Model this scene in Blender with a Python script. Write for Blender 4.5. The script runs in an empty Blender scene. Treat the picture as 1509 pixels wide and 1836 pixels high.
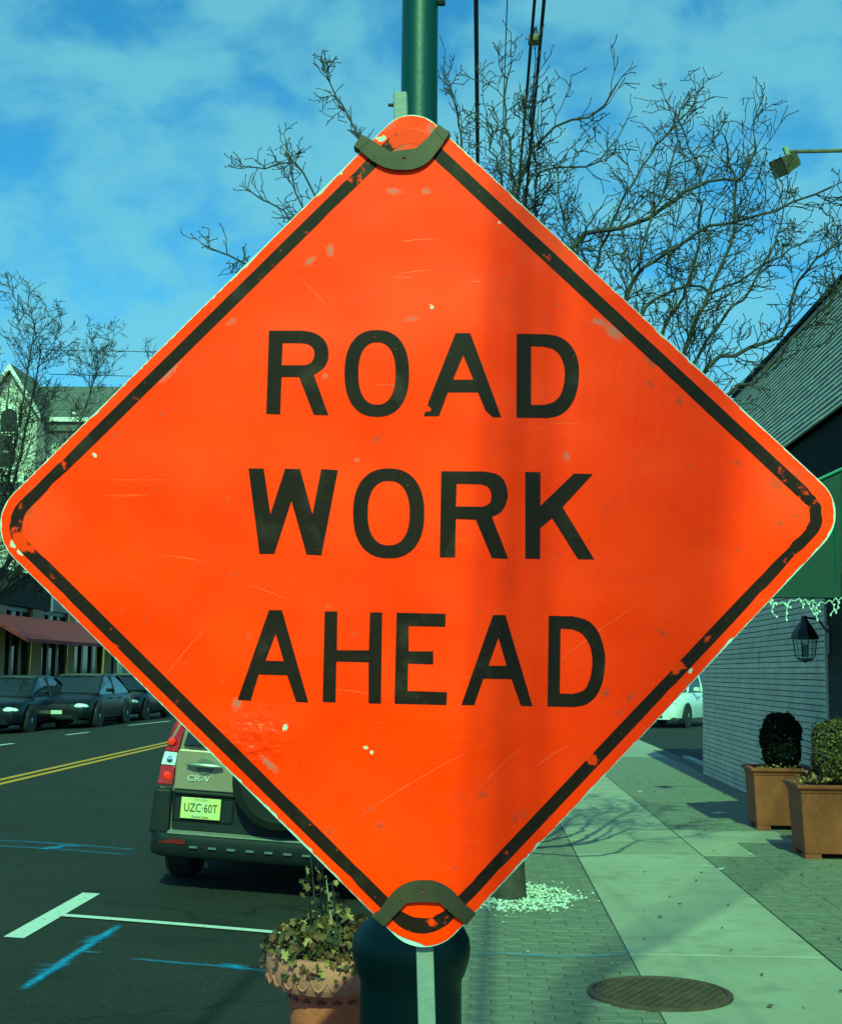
import bpy, bmesh, math, random
from mathutils import Vector, Matrix
from mathutils.geometry import tessellate_polygon

random.seed(7)
S = bpy.context.scene
C = S.collection
R = math.radians

# ------------------------------------------------------------------ camera
F_PX, CX, CY = 2450.0, 754.5, 918.0            # focal length and centre, in photograph pixels
EYE = Vector((0.0, 0.0, 1.6))
ROLL = R(0.6)
YAW, PITCH = math.atan(108.5 / F_PX), math.atan(286.0 / math.hypot(F_PX, 108.5))
FW = Vector((-math.sin(YAW) * math.cos(PITCH), math.cos(YAW) * math.cos(PITCH), math.sin(PITCH)))
R0 = Vector((math.cos(YAW), math.sin(YAW), 0))
U0 = R0.cross(FW)
UP = U0 * math.cos(ROLL) - R0 * math.sin(ROLL)
RT = R0 * math.cos(ROLL) + U0 * math.sin(ROLL)
cam_data = bpy.data.cameras.new('camera')
cam = bpy.data.objects.new('camera', cam_data)
C.objects.link(cam)
cam.matrix_world = Matrix(((RT.x, UP.x, -FW.x, EYE.x), (RT.y, UP.y, -FW.y, EYE.y), (RT.z, UP.z, -FW.z, EYE.z), (0, 0, 0, 1)))
cam_data.sensor_fit = 'VERTICAL'
cam_data.sensor_height = 36.0
cam_data.lens = F_PX / 1836.0 * 36.0
cam_data.clip_start, cam_data.clip_end = 0.05, 3000
S.camera = cam

# ------------------------------------------------------------------ sky, sun, exposure
SUN_EL, SUN_AZ = R(40), R(1.5)                  # behind the camera, a little to its right
sun_to = Vector((-math.sin(SUN_AZ) * math.cos(SUN_EL), math.cos(SUN_AZ) * math.cos(SUN_EL), -math.sin(SUN_EL)))
world = bpy.data.worlds.new('World')
S.world = world
world.use_nodes = True
wt = world.node_tree
wt.nodes.clear()
def wn(t, **kw):
    n = wt.nodes.new(t)
    for k, v in kw.items(): setattr(n, k, v)
    return n
sky = wn('ShaderNodeTexSky', sky_type='NISHITA', sun_disc=False, sun_elevation=SUN_EL, sun_rotation=math.pi - SUN_AZ, air_density=1.0, dust_density=0.6, ozone_density=2.0)
geo = wn('ShaderNodeTexCoord')
sep = wn('ShaderNodeSeparateXYZ')
wt.links.new(geo.outputs['Generated'], sep.inputs[0])
mx = wn('ShaderNodeMath', operation='MAXIMUM'); mx.inputs[1].default_value = 0.0
wt.links.new(sep.outputs['Z'], mx.inputs[0])
ad = wn('ShaderNodeMath', operation='ADD'); ad.inputs[1].default_value = 0.55
wt.links.new(mx.outputs[0], ad.inputs[0])
dx = wn('ShaderNodeMath', operation='DIVIDE'); dy = wn('ShaderNodeMath', operation='DIVIDE')
wt.links.new(sep.outputs['X'], dx.inputs[0]); wt.links.new(ad.outputs[0], dx.inputs[1])
wt.links.new(sep.outputs['Y'], dy.inputs[0]); wt.links.new(ad.outputs[0], dy.inputs[1])
cmb = wn('ShaderNodeCombineXYZ')
wt.links.new(dx.outputs[0], cmb.inputs[0]); wt.links.new(dy.outputs[0], cmb.inputs[1])
cn = wn('ShaderNodeTexNoise'); cn.inputs['Scale'].default_value = 9.5; cn.inputs['Detail'].default_value = 7; cn.inputs['Roughness'].default_value = 0.56; cn.inputs['Distortion'].default_value = 0.25
wt.links.new(cmb.outputs[0], cn.inputs['Vector'])
cr = wn('ShaderNodeMapRange', interpolation_type='SMOOTHSTEP'); cr.inputs['From Min'].default_value = 0.33; cr.inputs['From Max'].default_value = 0.60
cr.inputs['To Min'].default_value = 0.0; cr.inputs['To Max'].default_value = 0.66
wt.links.new(cn.outputs['Fac'], cr.inputs[0])
skt = wn('ShaderNodeMix', data_type='RGBA', blend_type='MULTIPLY'); skt.inputs['Factor'].default_value = 1.0
skt.inputs['B'].default_value = (1.25, 1.05, 2.4, 1)
wt.links.new(sky.outputs[0], skt.inputs['A'])
cm = wn('ShaderNodeMix', data_type='RGBA'); cm.inputs['B'].default_value = (4.9, 4.9, 10.6, 1)
wt.links.new(cr.outputs[0], cm.inputs['Factor']); wt.links.new(skt.outputs['Result'], cm.inputs['A'])
bg = wn('ShaderNodeBackground'); bg.inputs['Strength'].default_value = 0.085
wo = wn('ShaderNodeOutputWorld')
wt.links.new(cm.outputs['Result'], bg.inputs[0]); wt.links.new(bg.outputs[0], wo.inputs[0])

sun_data = bpy.data.lights.new('sun', 'SUN')
sun_data.energy, sun_data.angle, sun_data.color = 3.9, R(0.53), (1.0, 0.94, 0.80)
sun = bpy.data.objects.new('sun', sun_data)
C.objects.link(sun)
sun.rotation_euler = sun_to.to_track_quat('-Z', 'Y').to_euler()
sun.location = (0, -20, 30)
V = S.view_settings
V.view_transform, V.look, V.gamma, V.use_curve_mapping, V.exposure = 'Standard', 'None', 1.0, False, 0.27
V.use_white_balance, V.white_balance_temperature, V.white_balance_tint = True, 6800, -118   # the green cast of the photograph's white balance

# ------------------------------------------------------------------ projection helpers (design-time measuring)
def ray(px, py):
    return (FW * F_PX + RT * (px - CX) - UP * (py - CY)).normalized()
def PY(px, py, Y):
    d = ray(px, py); return EYE + d * ((Y - EYE.y) / d.y)
def PX(px, py, X):
    d = ray(px, py); return EYE + d * ((X - EYE.x) / d.x)
def G(px, py, z=0.0):
    d = ray(px, py); return EYE + d * ((z - EYE.z) / d.z)
KERB, KERB_L = -0.60, -13.6
def road_z(x):
    d = min(max(-0.6 - x, 0), max(x + 13.6, 0))
    return -0.15 + 0.07 * d - 0.0052 * d * d
def GR(px, py):                                  # a point on the crowned road
    p = G(px, py, -0.05)
    for _ in range(6): p = G(px, py, road_z(p.x))
    return p

# ------------------------------------------------------------------ materials
MATS = {}
def mat(name, col, rough=0.6, var=0.15, scale=8.0, bump=0.0, bscale=60.0, metal=0.0, coat=0.0, spec=0.5, rnd=0.0, col2=None, detail=5, alpha=1.0, trans=0.0):
    if name in MATS: return MATS[name]
    m = bpy.data.materials.new(name); m.use_nodes = True
    nt = m.node_tree; b = nt.nodes['Principled BSDF']
    L = nt.links.new
    tc = nt.nodes.new('ShaderNodeTexCoord')
    n = nt.nodes.new('ShaderNodeTexNoise'); n.inputs['Scale'].default_value = scale; n.inputs['Detail'].default_value = detail; n.inputs['Roughness'].default_value = 0.62
    L(tc.outputs['Object'], n.inputs['Vector'])
    mixn = nt.nodes.new('ShaderNodeMix'); mixn.data_type = 'RGBA'
    rng = nt.nodes.new('ShaderNodeMapRange'); rng.inputs['From Min'].default_value = 0.3; rng.inputs['From Max'].default_value = 0.7
    L(n.outputs['Fac'], rng.inputs[0]); L(rng.outputs[0], mixn.inputs['Factor'])
    a = [max(c * (1 - var), 0) for c in col]
    c2 = col2 if col2 else [min(c * (1 + var), 1) for c in col]
    mixn.inputs['A'].default_value = (*a, 1); mixn.inputs['B'].default_value = (*c2, 1)
    out = mixn.outputs['Result']
    if rnd:
        oi = nt.nodes.new('ShaderNodeObjectInfo')
        r2 = nt.nodes.new('ShaderNodeMapRange'); r2.inputs['To Min'].default_value = 1 - rnd; r2.inputs['To Max'].default_value = 1 + rnd
        L(oi.outputs['Random'], r2.inputs[0])
        mu = nt.nodes.new('ShaderNodeVectorMath'); mu.operation = 'SCALE'
        L(out, mu.inputs[0]); L(r2.outputs[0], mu.inputs['Scale']); out = mu.outputs[0]
    L(out, b.inputs['Base Color'])
    b.inputs['Roughness'].default_value = rough; b.inputs['Metallic'].default_value = metal
    b.inputs['Coat Weight'].default_value = coat; b.inputs['Coat Roughness'].default_value = 0.08
    b.inputs['Specular IOR Level'].default_value = spec
    b.inputs['Alpha'].default_value = alpha; b.inputs['Transmission Weight'].default_value = trans
    if bump:
        n2 = nt.nodes.new('ShaderNodeTexNoise'); n2.inputs['Scale'].default_value = bscale; n2.inputs['Detail'].default_value = 4
        L(tc.outputs['Object'], n2.inputs['Vector'])
        bp = nt.nodes.new('ShaderNodeBump'); bp.inputs['Strength'].default_value = bump; bp.inputs['Distance'].default_value = 0.01
        L(n2.outputs['Fac'], bp.inputs['Height']); L(bp.outputs[0], b.inputs['Normal'])
    MATS[name] = m
    return m
def speckle(m, scale, lo, hi, col, amount=1.0):
    """sprinkle small flecks of another colour over a material (aggregate, grit)"""
    nt = m.node_tree; b = nt.nodes['Principled BSDF']; L = nt.links.new
    src = b.inputs['Base Color'].links[0].from_socket
    tc = nt.nodes.new('ShaderNodeTexCoord')
    v = nt.nodes.new('ShaderNodeTexNoise'); v.inputs['Scale'].default_value = scale; v.inputs['Detail'].default_value = 3
    L(tc.outputs['Object'], v.inputs['Vector'])
    r = nt.nodes.new('ShaderNodeMapRange'); r.inputs['From Min'].default_value = lo; r.inputs['From Max'].default_value = hi; r.inputs['To Max'].default_value = amount
    L(v.outputs['Fac'], r.inputs[0])
    x = nt.nodes.new('ShaderNodeMix'); x.data_type = 'RGBA'; x.inputs['B'].default_value = (*col, 1)
    L(src, x.inputs['A']); L(r.outputs[0], x.inputs['Factor']); L(x.outputs['Result'], b.inputs['Base Color'])
    return m
M_asphalt = speckle(speckle(speckle(mat('asphalt', (0.022, 0.021, 0.020), 0.9, 0.25, 0.7, 0.8, 150, detail=9, spec=.25), 110, 0.52, 0.70, (0.058, 0.054, 0.048), 0.8), 75, .56, .68, (.009, .009, .009), .75), 0.9, 0.56, 0.72, (0.015, 0.015, 0.016), 0.6)
def cracks(m, scale, width, col, amount):
    nt = m.node_tree; b = nt.nodes['Principled BSDF']; L = nt.links.new
    src = b.inputs['Base Color'].links[0].from_socket
    tc = nt.nodes.new('ShaderNodeTexCoord')
    w = nt.nodes.new('ShaderNodeTexNoise'); w.inputs['Scale'].default_value = 2.2; w.inputs['Detail'].default_value = 7; L(tc.outputs['Object'], w.inputs['Vector'])
    mxv = nt.nodes.new('ShaderNodeMix'); mxv.data_type = 'RGBA'; mxv.inputs['Factor'].default_value = .32; L(tc.outputs['Object'], mxv.inputs['A']); L(w.outputs['Color'], mxv.inputs['B'])
    v = nt.nodes.new('ShaderNodeTexVoronoi'); v.feature = 'DISTANCE_TO_EDGE'; v.inputs['Scale'].default_value = scale; L(mxv.outputs['Result'], v.inputs['Vector'])
    r = nt.nodes.new('ShaderNodeMapRange'); r.inputs['From Min'].default_value = width; r.inputs['From Max'].default_value = width * .3; r.inputs['To Max'].default_value = amount; L(v.outputs['Distance'], r.inputs[0])
    x = nt.nodes.new('ShaderNodeMix'); x.data_type = 'RGBA'; x.inputs['B'].default_value = (*col, 1); L(src, x.inputs['A']); L(r.outputs[0], x.inputs['Factor']); L(x.outputs['Result'], b.inputs['Base Color'])
cracks(M_asphalt, .55, .008, (.007, .007, .007), .75)
speckle(M_asphalt, 32, .54, .70, (.045, .042, .037), .55); speckle(M_asphalt, 2.6, .60, .72, (.012, .012, .012), .55)
M_conc = speckle(speckle(mat('concrete', (0.33, 0.305, 0.24), 0.9, 0.18, 1.6, 0.45, 110, detail=9, rnd=0.10), 120, 0.54, 0.74, (0.15, 0.13, 0.115), 0.75), 3.2, 0.53, 0.75, (0.185, 0.165, 0.135), 0.75)
M_kerb = mat('kerb_stone', (0.27, 0.26, 0.25), 0.9, 0.2, 4, 0.3, 120, rnd=0.12)
M_brick = speckle(mat('paver', (0.165, 0.155, 0.122), 0.9, 0.25, 9, 0.5, 140, rnd=0.09, detail=8), 3.0, 0.55, 0.75, (0.19, 0.17, 0.16), 0.5)
M_bed = mat('sand_joint', (0.075, 0.07, 0.062), 0.95, 0.3, 30, 0.4, 160)
M_white = speckle(mat('road_paint_white', (0.58, 0.57, 0.54), 0.75, 0.08, 20, 0.2, 200), 26, 0.62, 0.7, (0.1, 0.1, 0.1), 0.75)
M_yellow = speckle(mat('road_paint_yellow', (0.44, 0.24, 0.02), 0.75, 0.12, 20), 22, 0.6, 0.72, (0.08, 0.075, 0.06), 0.7)
M_black = mat('black_metal', (0.012, 0.012, 0.013), 0.4, 0.2, 20)
M_cable = mat('cable_black', (0.012, 0.012, 0.012), 0.7, 0.2, 30)
M_bark = mat('bark', (0.05, 0.043, 0.037), 0.95, 0.35, 12, 0.8, 60)
M_glass = mat('dark_glass', (0.012, 0.013, 0.014), 0.06, 0.3, 1.2, spec=0.45)
M_tyre = mat('tyre_rubber', (0.018, 0.018, 0.018), 0.85, 0.25, 25, 0.3, 90)
M_rim = mat('alloy', (0.45, 0.45, 0.46), 0.35, 0.1, 12, metal=0.8)
M_chrome = mat('chrome', (0.75, 0.75, 0.76), 0.12, 0.05, 12, metal=1.0)
M_lens = mat('clear_lens', (0.75, 0.78, 0.78), 0.1, 0.25, 25, coat=1.0)
M_redlens = mat('red_lens', (0.26, 0.002, 0.004), 0.15, 0.45, 22, coat=.35)
M_clad = mat('dark_cladding', (0.012, 0.013, 0.016), 0.6, 0.15, 18, 0.05, 250, spec=.25)

# ------------------------------------------------------------------ mesh helpers
class MB:
    def __init__(s): s.v, s.f = [], []
    def add(s, vs, fs):
        o = len(s.v); s.v += [tuple(p) for p in vs]; s.f += [tuple(i + o for i in f) for f in fs]
    def box(s, x0, x1, y0, y1, z0, z1):
        s.add([(x0, y0, z0), (x1, y0, z0), (x1, y1, z0), (x0, y1, z0), (x0, y0, z1), (x1, y0, z1), (x1, y1, z1), (x0, y1, z1)],
              [(3, 2, 1, 0), (4, 5, 6, 7), (0, 1, 5, 4), (1, 2, 6, 5), (2, 3, 7, 6), (3, 0, 4, 7)])
        return s
    def slab(s, x0, x1, y0, y1, z0, z1, bv=0.004):
        """box with a bevelled top edge"""
        s.add([(x0, y0, z0), (x1, y0, z0), (x1, y1, z0), (x0, y1, z0), (x0, y0, z1 - bv), (x1, y0, z1 - bv), (x1, y1, z1 - bv), (x0, y1, z1 - bv),
               (x0 + bv, y0 + bv, z1), (x1 - bv, y0 + bv, z1), (x1 - bv, y1 - bv, z1), (x0 + bv, y1 - bv, z1)],
              [(0, 1, 5, 4), (1, 2, 6, 5), (2, 3, 7, 6), (3, 0, 4, 7), (4, 5, 9, 8), (5, 6, 10, 9), (6, 7, 11, 10), (7, 4, 8, 11), (8, 9, 10, 11)])
        return s
    def quad(s, a, b, c, d): s.add([a, b, c, d], [(0, 1, 2, 3)]); return s
    def tube(s, pts, rads, n=6, cap=True):
        pts = [Vector(p) for p in pts]
        if not isinstance(rads, (list, tuple)): rads = [rads] * len(pts)
        vs, fs = [], []
        prev = None
        for i, p in enumerate(pts):
            t = (pts[min(i + 1, len(pts) - 1)] - pts[max(i - 1, 0)])
            t = t.normalized() if t.length > 1e-9 else Vector((0, 0, 1))
            if prev is None:
                a = t.cross(Vector((0, 0, 1)))
                if a.length < 1e-3: a = t.cross(Vector((1, 0, 0)))
                a.normalize()
            else:
                a = prev - t * prev.dot(t)
                a = a.normalized() if a.length > 1e-6 else t.orthogonal().normalized()
            prev = a
            b = t.cross(a)
            for k in range(n):
                an = 2 * math.pi * k / n
                vs.append(p + (a * math.cos(an) + b * math.sin(an)) * rads[i])
        for i in range(len(pts) - 1):
            for k in range(n):
                k2 = (k + 1) % n
                fs.append((i * n + k, i * n + k2, (i + 1) * n + k2, (i + 1) * n + k))
        if cap:
            fs.append(tuple(reversed(range(n)))); fs.append(tuple(range((len(pts) - 1) * n, len(pts) * n)))
        s.add(vs, fs); return s
    def lathe(s, prof, n=32, c=(0, 0, 0), axis='z', cap=True):
        vs, fs = [], []
        for r, h in prof:
            for k in range(n):
                an = 2 * math.pi * k / n
                x, y = r * math.cos(an), r * math.sin(an)
                vs.append((c[0] + x, c[1] + y, c[2] + h) if axis == 'z' else ((c[0] + h, c[1] + x, c[2] + y) if axis == 'x' else (c[0] - x, c[1] + h, c[2] + y)))
        for i in range(len(prof) - 1):
            for k in range(n):
                k2 = (k + 1) % n
                fs.append((i * n + k, i * n + k2, (i + 1) * n + k2, (i + 1) * n + k))
        if cap:
            fs.append(tuple(reversed(range(n)))); fs.append(tuple(range((len(prof) - 1) * n, len(prof) * n)))
        s.add(vs, fs); return s
    def loft(s, rings, cap=True):
        n = len(rings[0]); vs = [p for r in rings for p in r]; fs = []
        for i in range(len(rings) - 1):
            for k in range(n):
                k2 = (k + 1) % n
                fs.append((i * n + k, i * n + k2, (i + 1) * n + k2, (i + 1) * n + k))
        if cap:
            fs.append(tuple(reversed(range(n)))); fs.append(tuple(range((len(rings) - 1) * n, len(rings) * n)))
        s.add(vs, fs); return s
    def prism(s, loops, d):
        """flat outline (with holes) given as 3-D loops, pushed back by vector d"""
        d = Vector(d)
        loops = [[Vector(p) for p in l] for l in loops]
        flat = [p for l in loops for p in l]
        tris = tessellate_polygon(loops)
        n = len(flat)
        fs = [tuple(t) for t in tris] + [tuple(i + n for i in reversed(t)) for t in tris]
        o = 0
        for l in loops:
            m = len(l)
            for i in range(m):
                j = (i + 1) % m
                fs.append((o + i, o + j, o + j + n, o + i + n))
            o += m
        s.add(flat + [p + d for p in flat], fs); return s
    def sphere(s, c, rx, ry, rz, nu=10, nv=6):
        prof = [(math.sin(math.pi * i / nv), -math.cos(math.pi * i / nv)) for i in range(1, nv)]
        vs, fs = [], []
        for r, h in prof:
            for k in range(nu):
                an = 2 * math.pi * k / nu
                vs.append((c[0] + rx * r * math.cos(an), c[1] + ry * r * math.sin(an), c[2] + rz * h))
        m = len(prof)
        for i in range(m - 1):
            for k in range(nu):
                k2 = (k + 1) % nu
                fs.append((i * nu + k, i * nu + k2, (i + 1) * nu + k2, (i + 1) * nu + k))
        b = len(vs); vs.append((c[0], c[1], c[2] - rz)); t = len(vs); vs.append((c[0], c[1], c[2] + rz))
        for k in range(nu):
            k2 = (k + 1) % nu
            fs.append((b, k2, k)); fs.append((t, (m - 1) * nu + k, (m - 1) * nu + k2))
        s.add(vs, fs); return s
    def mesh(s, name, m, smooth=False, fix=True):
        me = bpy.data.meshes.new(name); me.from_pydata(s.v, [], s.f)
        if fix:
            bm = bmesh.new(); bm.from_mesh(me); bmesh.ops.recalc_face_normals(bm, faces=bm.faces); bm.to_mesh(me); bm.free()
        me.materials.append(m)
        if smooth:
            for p in me.polygons: p.use_smooth = True
            me.set_sharp_from_angle(angle=R(35))
        me.update()
        return me
    def build(s, name, m, parent=None, world=True, smooth=False, bevel=0.0, fix=True):
        """link as ONE object; world=True: the coordinates are world ones, moved into the parent's frame"""
        if parent is not None and world:
            o = parent_origin(parent); s.v = [(x - o.x, y - o.y, z - o.z) for x, y, z in s.v]
        ob = bpy.data.objects.new(name, s.mesh(name, m, smooth, fix)); C.objects.link(ob)
        if parent is not None: ob.parent = parent
        if bevel:
            md = ob.modifiers.new('bevel', 'BEVEL'); md.width = bevel; md.segments = 2; md.limit_method = 'ANGLE'; md.angle_limit = R(40)
        return ob
def parent_origin(p):
    o = Vector((0, 0, 0))
    while p is not None: o += p.location; p = p.parent
    return o
def tag(o, label=None, cat=None, group=None, kind=None):
    if label: o['label'] = label
    if cat: o['category'] = cat
    if group: o['group'] = group
    if kind: o['kind'] = kind
    return o
def thing(name, label, cat, loc=(0, 0, 0), rot=(0, 0, 0), group=None):
    o = bpy.data.objects.new(name, None); C.objects.link(o)
    o.empty_display_size = 0.2; o.location = loc; o.rotation_euler = rot
    return tag(o, label, cat, group)
def piece(name, me, parent, loc=(0, 0, 0), rot=(0, 0, 0)):
    """an object that shares mesh data with its alike pieces"""
    o = bpy.data.objects.new(name, me); C.objects.link(o); o.parent = parent; o.location = loc; o.rotation_euler = rot
    return o
def text_mesh(txt, size, m, extrude=0.001, squeeze=1.0):
    cu = bpy.data.curves.new('t', 'FONT'); cu.body = txt; cu.size = size; cu.extrude = extrude; cu.align_x = 'CENTER'; cu.align_y = 'CENTER'; cu.resolution_u = 3
    ob = bpy.data.objects.new('t', cu)
    me = bpy.data.meshes.new_from_object(ob)
    bpy.data.objects.remove(ob)
    for v in me.vertices: v.co.x *= squeeze
    me.materials.clear(); me.materials.append(m)
    return me

# ================================================================== GROUND, ROAD, PAVEMENTS
g = MB(); g.quad((-900, -900, -0.42), (900, -900, -0.42), (900, 1500, -0.42), (-900, 1500, -0.42))
tag(g.build('ground', mat('far_ground', (0.12, 0.115, 0.10), 0.95, 0.3, 0.05)), kind='structure')
g = MB(); xs = [KERB + (KERB_L - KERB) * i / 40 for i in range(41)]; ys = [-30, 0, 4, 6, 8, 10, 14, 20, 30, 50, 90, 160, 260]
g.add([(x, y, road_z(x)) for y in ys for x in xs], [(j * 41 + i, j * 41 + i + 1, (j + 1) * 41 + i + 1, (j + 1) * 41 + i) for j in range(len(ys) - 1) for i in range(40)])
tag(g.build('road', M_asphalt, smooth=True), kind='structure')

def road_strip(name, pts, w, m, parent=None, lift=0.004, seg=0.4, zf=road_z):
    """paint laid on the road surface along a polyline"""
    mb = MB()
    P = []
    for a, b in zip(pts[:-1], pts[1:]):
        a, b = Vector(a[:2]), Vector(b[:2]); n = max(1, int((b - a).length / seg))
        P += [a.lerp(b, i / n) for i in range(n)]
    P.append(Vector(pts[-1][:2]))
    vs = []
    for i, p in enumerate(P):
        t = (P[min(i + 1, len(P) - 1)] - P[max(i - 1, 0)]).normalized(); nrm = Vector((-t.y, t.x))
        for k in (-.5, -.17, .17, .5):
            q = p + nrm * w * k; vs.append((q.x, q.y, zf(q.x) + lift))
    mb.add(vs, [(i * 4 + k, i * 4 + k + 1, i * 4 + k + 5, i * 4 + k + 4) for i in range(len(P) - 1) for k in range(3)])
    return mb.build(name, m, parent)
# double yellow centre line
a, b = GR(0, 1397), GR(292, 1339)
xc = (a.x + b.x) / 2
for k, dxx in enumerate((-0.11, 0.11)):
    tag(road_strip('centre_line', [(xc + dxx, -30), (xc + dxx, 150)], 0.11, M_yellow, seg=3), kind='structure')
# parking bay marks: the white T ahead, its cross line, and the far row
a, b = GR(28, 1682), GR(162, 1602)
xt = (a.x + b.x) / 2
tag(road_strip('bay_marking', [(xt, a.y), (xt, b.y)], 0.125, M_white), kind='structure')
c, d = GR(112, 1642), GR(480, 1674)
tag(road_strip('bay_marking', [(xt + 0.05, (c.y + d.y) / 2 + .03), (KERB - 0.05, (c.y + d.y) / 2 - .02)], 0.085, M_white, lift=0.008), kind='structure')
for (x0, y0), (x1, y1) in (((-40, 1342), (24, 1333)), ((119, 1318), (159, 1313)), ((230, 1301), (305, 1293))):
    p, q = GR(x0, y0), GR(x1, y1)
    tag(road_strip('bay_marking', [(p.x, p.y), (q.x, q.y)], 0.12, M_white), kind='structure')

# blue utility spray marks
def spray_mat():
    m = mat('blue_spray', (0.14, 0.27, 0.58), 0.8, 0.2, 30)
    nt = m.node_tree; b = nt.nodes['Principled BSDF']; L = nt.links.new
    at = nt.nodes.new('ShaderNodeAttribute'); at.attribute_name = 'cover'
    n = nt.nodes.new('ShaderNodeTexNoise'); n.inputs['Scale'].default_value = 45; n.inputs['Detail'].default_value = 6
    tc = nt.nodes.new('ShaderNodeTexCoord'); L(tc.outputs['Object'], n.inputs['Vector'])
    mu = nt.nodes.new('ShaderNodeMath'); mu.operation = 'MULTIPLY_ADD'; mu.inputs[1].default_value = 1.3; mu.inputs[2].default_value = -0.62
    L(n.outputs['Fac'], mu.inputs[0])
    ad = nt.nodes.new('ShaderNodeMath'); ad.operation = 'ADD'; ad.use_clamp = True
    L(at.outputs['Fac'], ad.inputs[0]); L(mu.outputs[0], ad.inputs[1])
    m2 = nt.nodes.new('ShaderNodeMath'); m2.operation = 'MULTIPLY'; L(ad.outputs[0], m2.inputs[0]); L(at.outputs['Fac'], m2.inputs[1])
    L(m2.outputs[0], b.inputs['Alpha'])
    return m
M_spray = spray_mat()
def spray(strokes, flat=False, name='utility_mark'):
    """strokes: (points, width, cover); one sprayed mark"""
    mb = MB(); cov = []
    for k, (pts, w, cv) in enumerate(strokes):
        P = []
        for a, b in zip(pts[:-1], pts[1:]):
            a, b = Vector(a[:2]), Vector(b[:2]); n = max(2, int((b - a).length / 0.08))
            P += [a.lerp(b, i / n) for i in range(n)]
        P.append(Vector(pts[-1][:2])); vs = []
        for i, p in enumerate(P):
            t = (P[min(i + 1, len(P) - 1)] - P[max(i - 1, 0)]).normalized(); nrm = Vector((-t.y, t.x))
            e = min(1, .45 + min(i, len(P) - 1 - i) / 2.0)
            for s, f in ((-.8, 0), (-.35, .75), (0, 1), (.35, .75), (.8, 0)):
                q = p + nrm * w * s; vs.append((q.x, q.y, (0.005 if flat else road_z(q.x)) + 0.006 + 0.0006 * k)); cov.append(cv * f * e * random.uniform(.75, 1.1))
        mb.add(vs, [(i * 5 + j, i * 5 + j + 1, i * 5 + j + 6, i * 5 + j + 5) for i in range(len(P) - 1) for j in range(4)])
    ob = mb.build(name, M_spray)
    at = ob.data.attributes.new('cover', 'FLOAT', 'POINT')
    at.data.foreach_set('value', cov)
    return tag(ob, kind='structure')
g2 = lambda x, y: GR(x, y)
spray([([g2(40, 1776), g2(120, 1722), g2(216, 1660)], .055, .9),
       ([g2(62, 1743), g2(112, 1738)], .06, .72), ([g2(68, 1733), g2(122, 1731)], .06, .72), ([g2(60, 1748), g2(100, 1746)], .06, .72), ([g2(84, 1745), g2(126, 1727)], .06, .72),
       ([g2(146, 1690), g2(198, 1682)], .06, .72), ([g2(150, 1684), g2(206, 1680)], .06, .72), ([g2(140, 1692), g2(184, 1692)], .06, .72), ([g2(155, 1695), g2(195, 1676)], .06, .72),
       ([g2(136, 1708), g2(182, 1712)], .06, .72)])
spray([([g2(232, 1720), g2(330, 1729), g2(420, 1736), g2(505, 1746)], .05, .7), ([g2(392, 1733), g2(446, 1737)], .11, .9), ([g2(400, 1729), g2(440, 1742)], .06, .8)])
spray([([g2(-40, 1506), g2(120, 1514), g2(245, 1525)], .10, .55), ([g2(-40, 1516), g2(80, 1522), g2(235, 1534)], .10, .5), ([g2(72, 1524), g2(120, 1518)], .10, .9), ([g2(100, 1516), g2(150, 1519)], .09, .85)])

# ---- right pavement: bed, concrete flags, brick bands, kerb
WALL_X = 3.62
pav = MB(); pav.box(-0.60, WALL_X + .3, -12, 29.6, -0.6, -0.012)
pavement = tag(pav.build('pavement', M_bed), kind='structure')
kerb_mesh = MB().slab(-0.085, 0.085, 0.004, 1.79, -0.35, 0, 0.012).mesh('kerb_stone', M_kerb)
kerb = tag(bpy.data.objects.new('kerb', None), kind='structure'); C.objects.link(kerb)
for i in range(16):
    piece('kerb_stone', kerb_mesh, kerb, (KERB + .065, 0.4 + i * 1.8, 0.001 + random.uniform(-.004, .004)))
CL, CR = 0.86, 1.98
cl = lambda py: G(1200, py).y
yj = [cl(1712), cl(1533), cl(1508), cl(1488)]
cuts = [-12, yj[0] - 8.4, yj[0] - 4.2, yj[0], yj[1], yj[2], yj[3]]
while cuts[-1] < 27: cuts.append(cuts[-1] + 2.35)
cuts[-1] = 29.5
def flag(x0, x1, y0, y1, dz):
    MB().slab(x0 + .005, x1 - .005, y0 + .008, y1 - .008, -0.1, dz, 0.003).build('paving_slab', M_conc, pavement)
for k, (y0, y1) in enumerate(zip(cuts[:-1], cuts[1:])): flag(CL, CR, y0, y1, random.uniform(-.001, .001))
flag(CR, 2.47, yj[1], yj[2], 0.001); flag(CR, 3.05, yj[2], yj[3], 0.0015)
flag(-.44, CL, 27.0, 29.5, 0.001); flag(CR, WALL_X, 27.0, 29.5, 0.002)
bm_a = [MB().slab(-0.0988, 0.0988, -0.0488, 0.0488, -0.06, 0, 0.0025).mesh('brick', M_brick)]
half = MB().slab(-0.0488, 0.0488, -0.0488, 0.0488, -0.06, 0, 0.0025).mesh('brick', M_brick)
def bricks(x0, x1, y0, y1):
    row = 0; y = y0
    nx = int((x1 - x0) / 0.2)
    while y < y1 - .05:
        x = x0
        if row % 2:
            piece('brick', half, pavement, (x + .05, y + .05, random.uniform(-.0025, .001)), (random.uniform(-.015, .015), random.uniform(-.015, .015), 0)); x += .1
        while x < x1 - .12:
            piece('brick', bm_a[0], pavement, (x + .1, y + .05, random.uniform(-.0025, .001)), (random.uniform(-.014, .014), random.uniform(-.01, .01), random.uniform(-.012, .012))); x += .2
        if x < x1 - .05: piece('brick', half, pavement, (x + .05, y + .05, random.uniform(-.0025, .001)))
        row += 1; y += .1
bricks(-0.44, 0.85, 6.0, 9.1)
bricks(1.99, 2.49, 7.6, 9.1)
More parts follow.
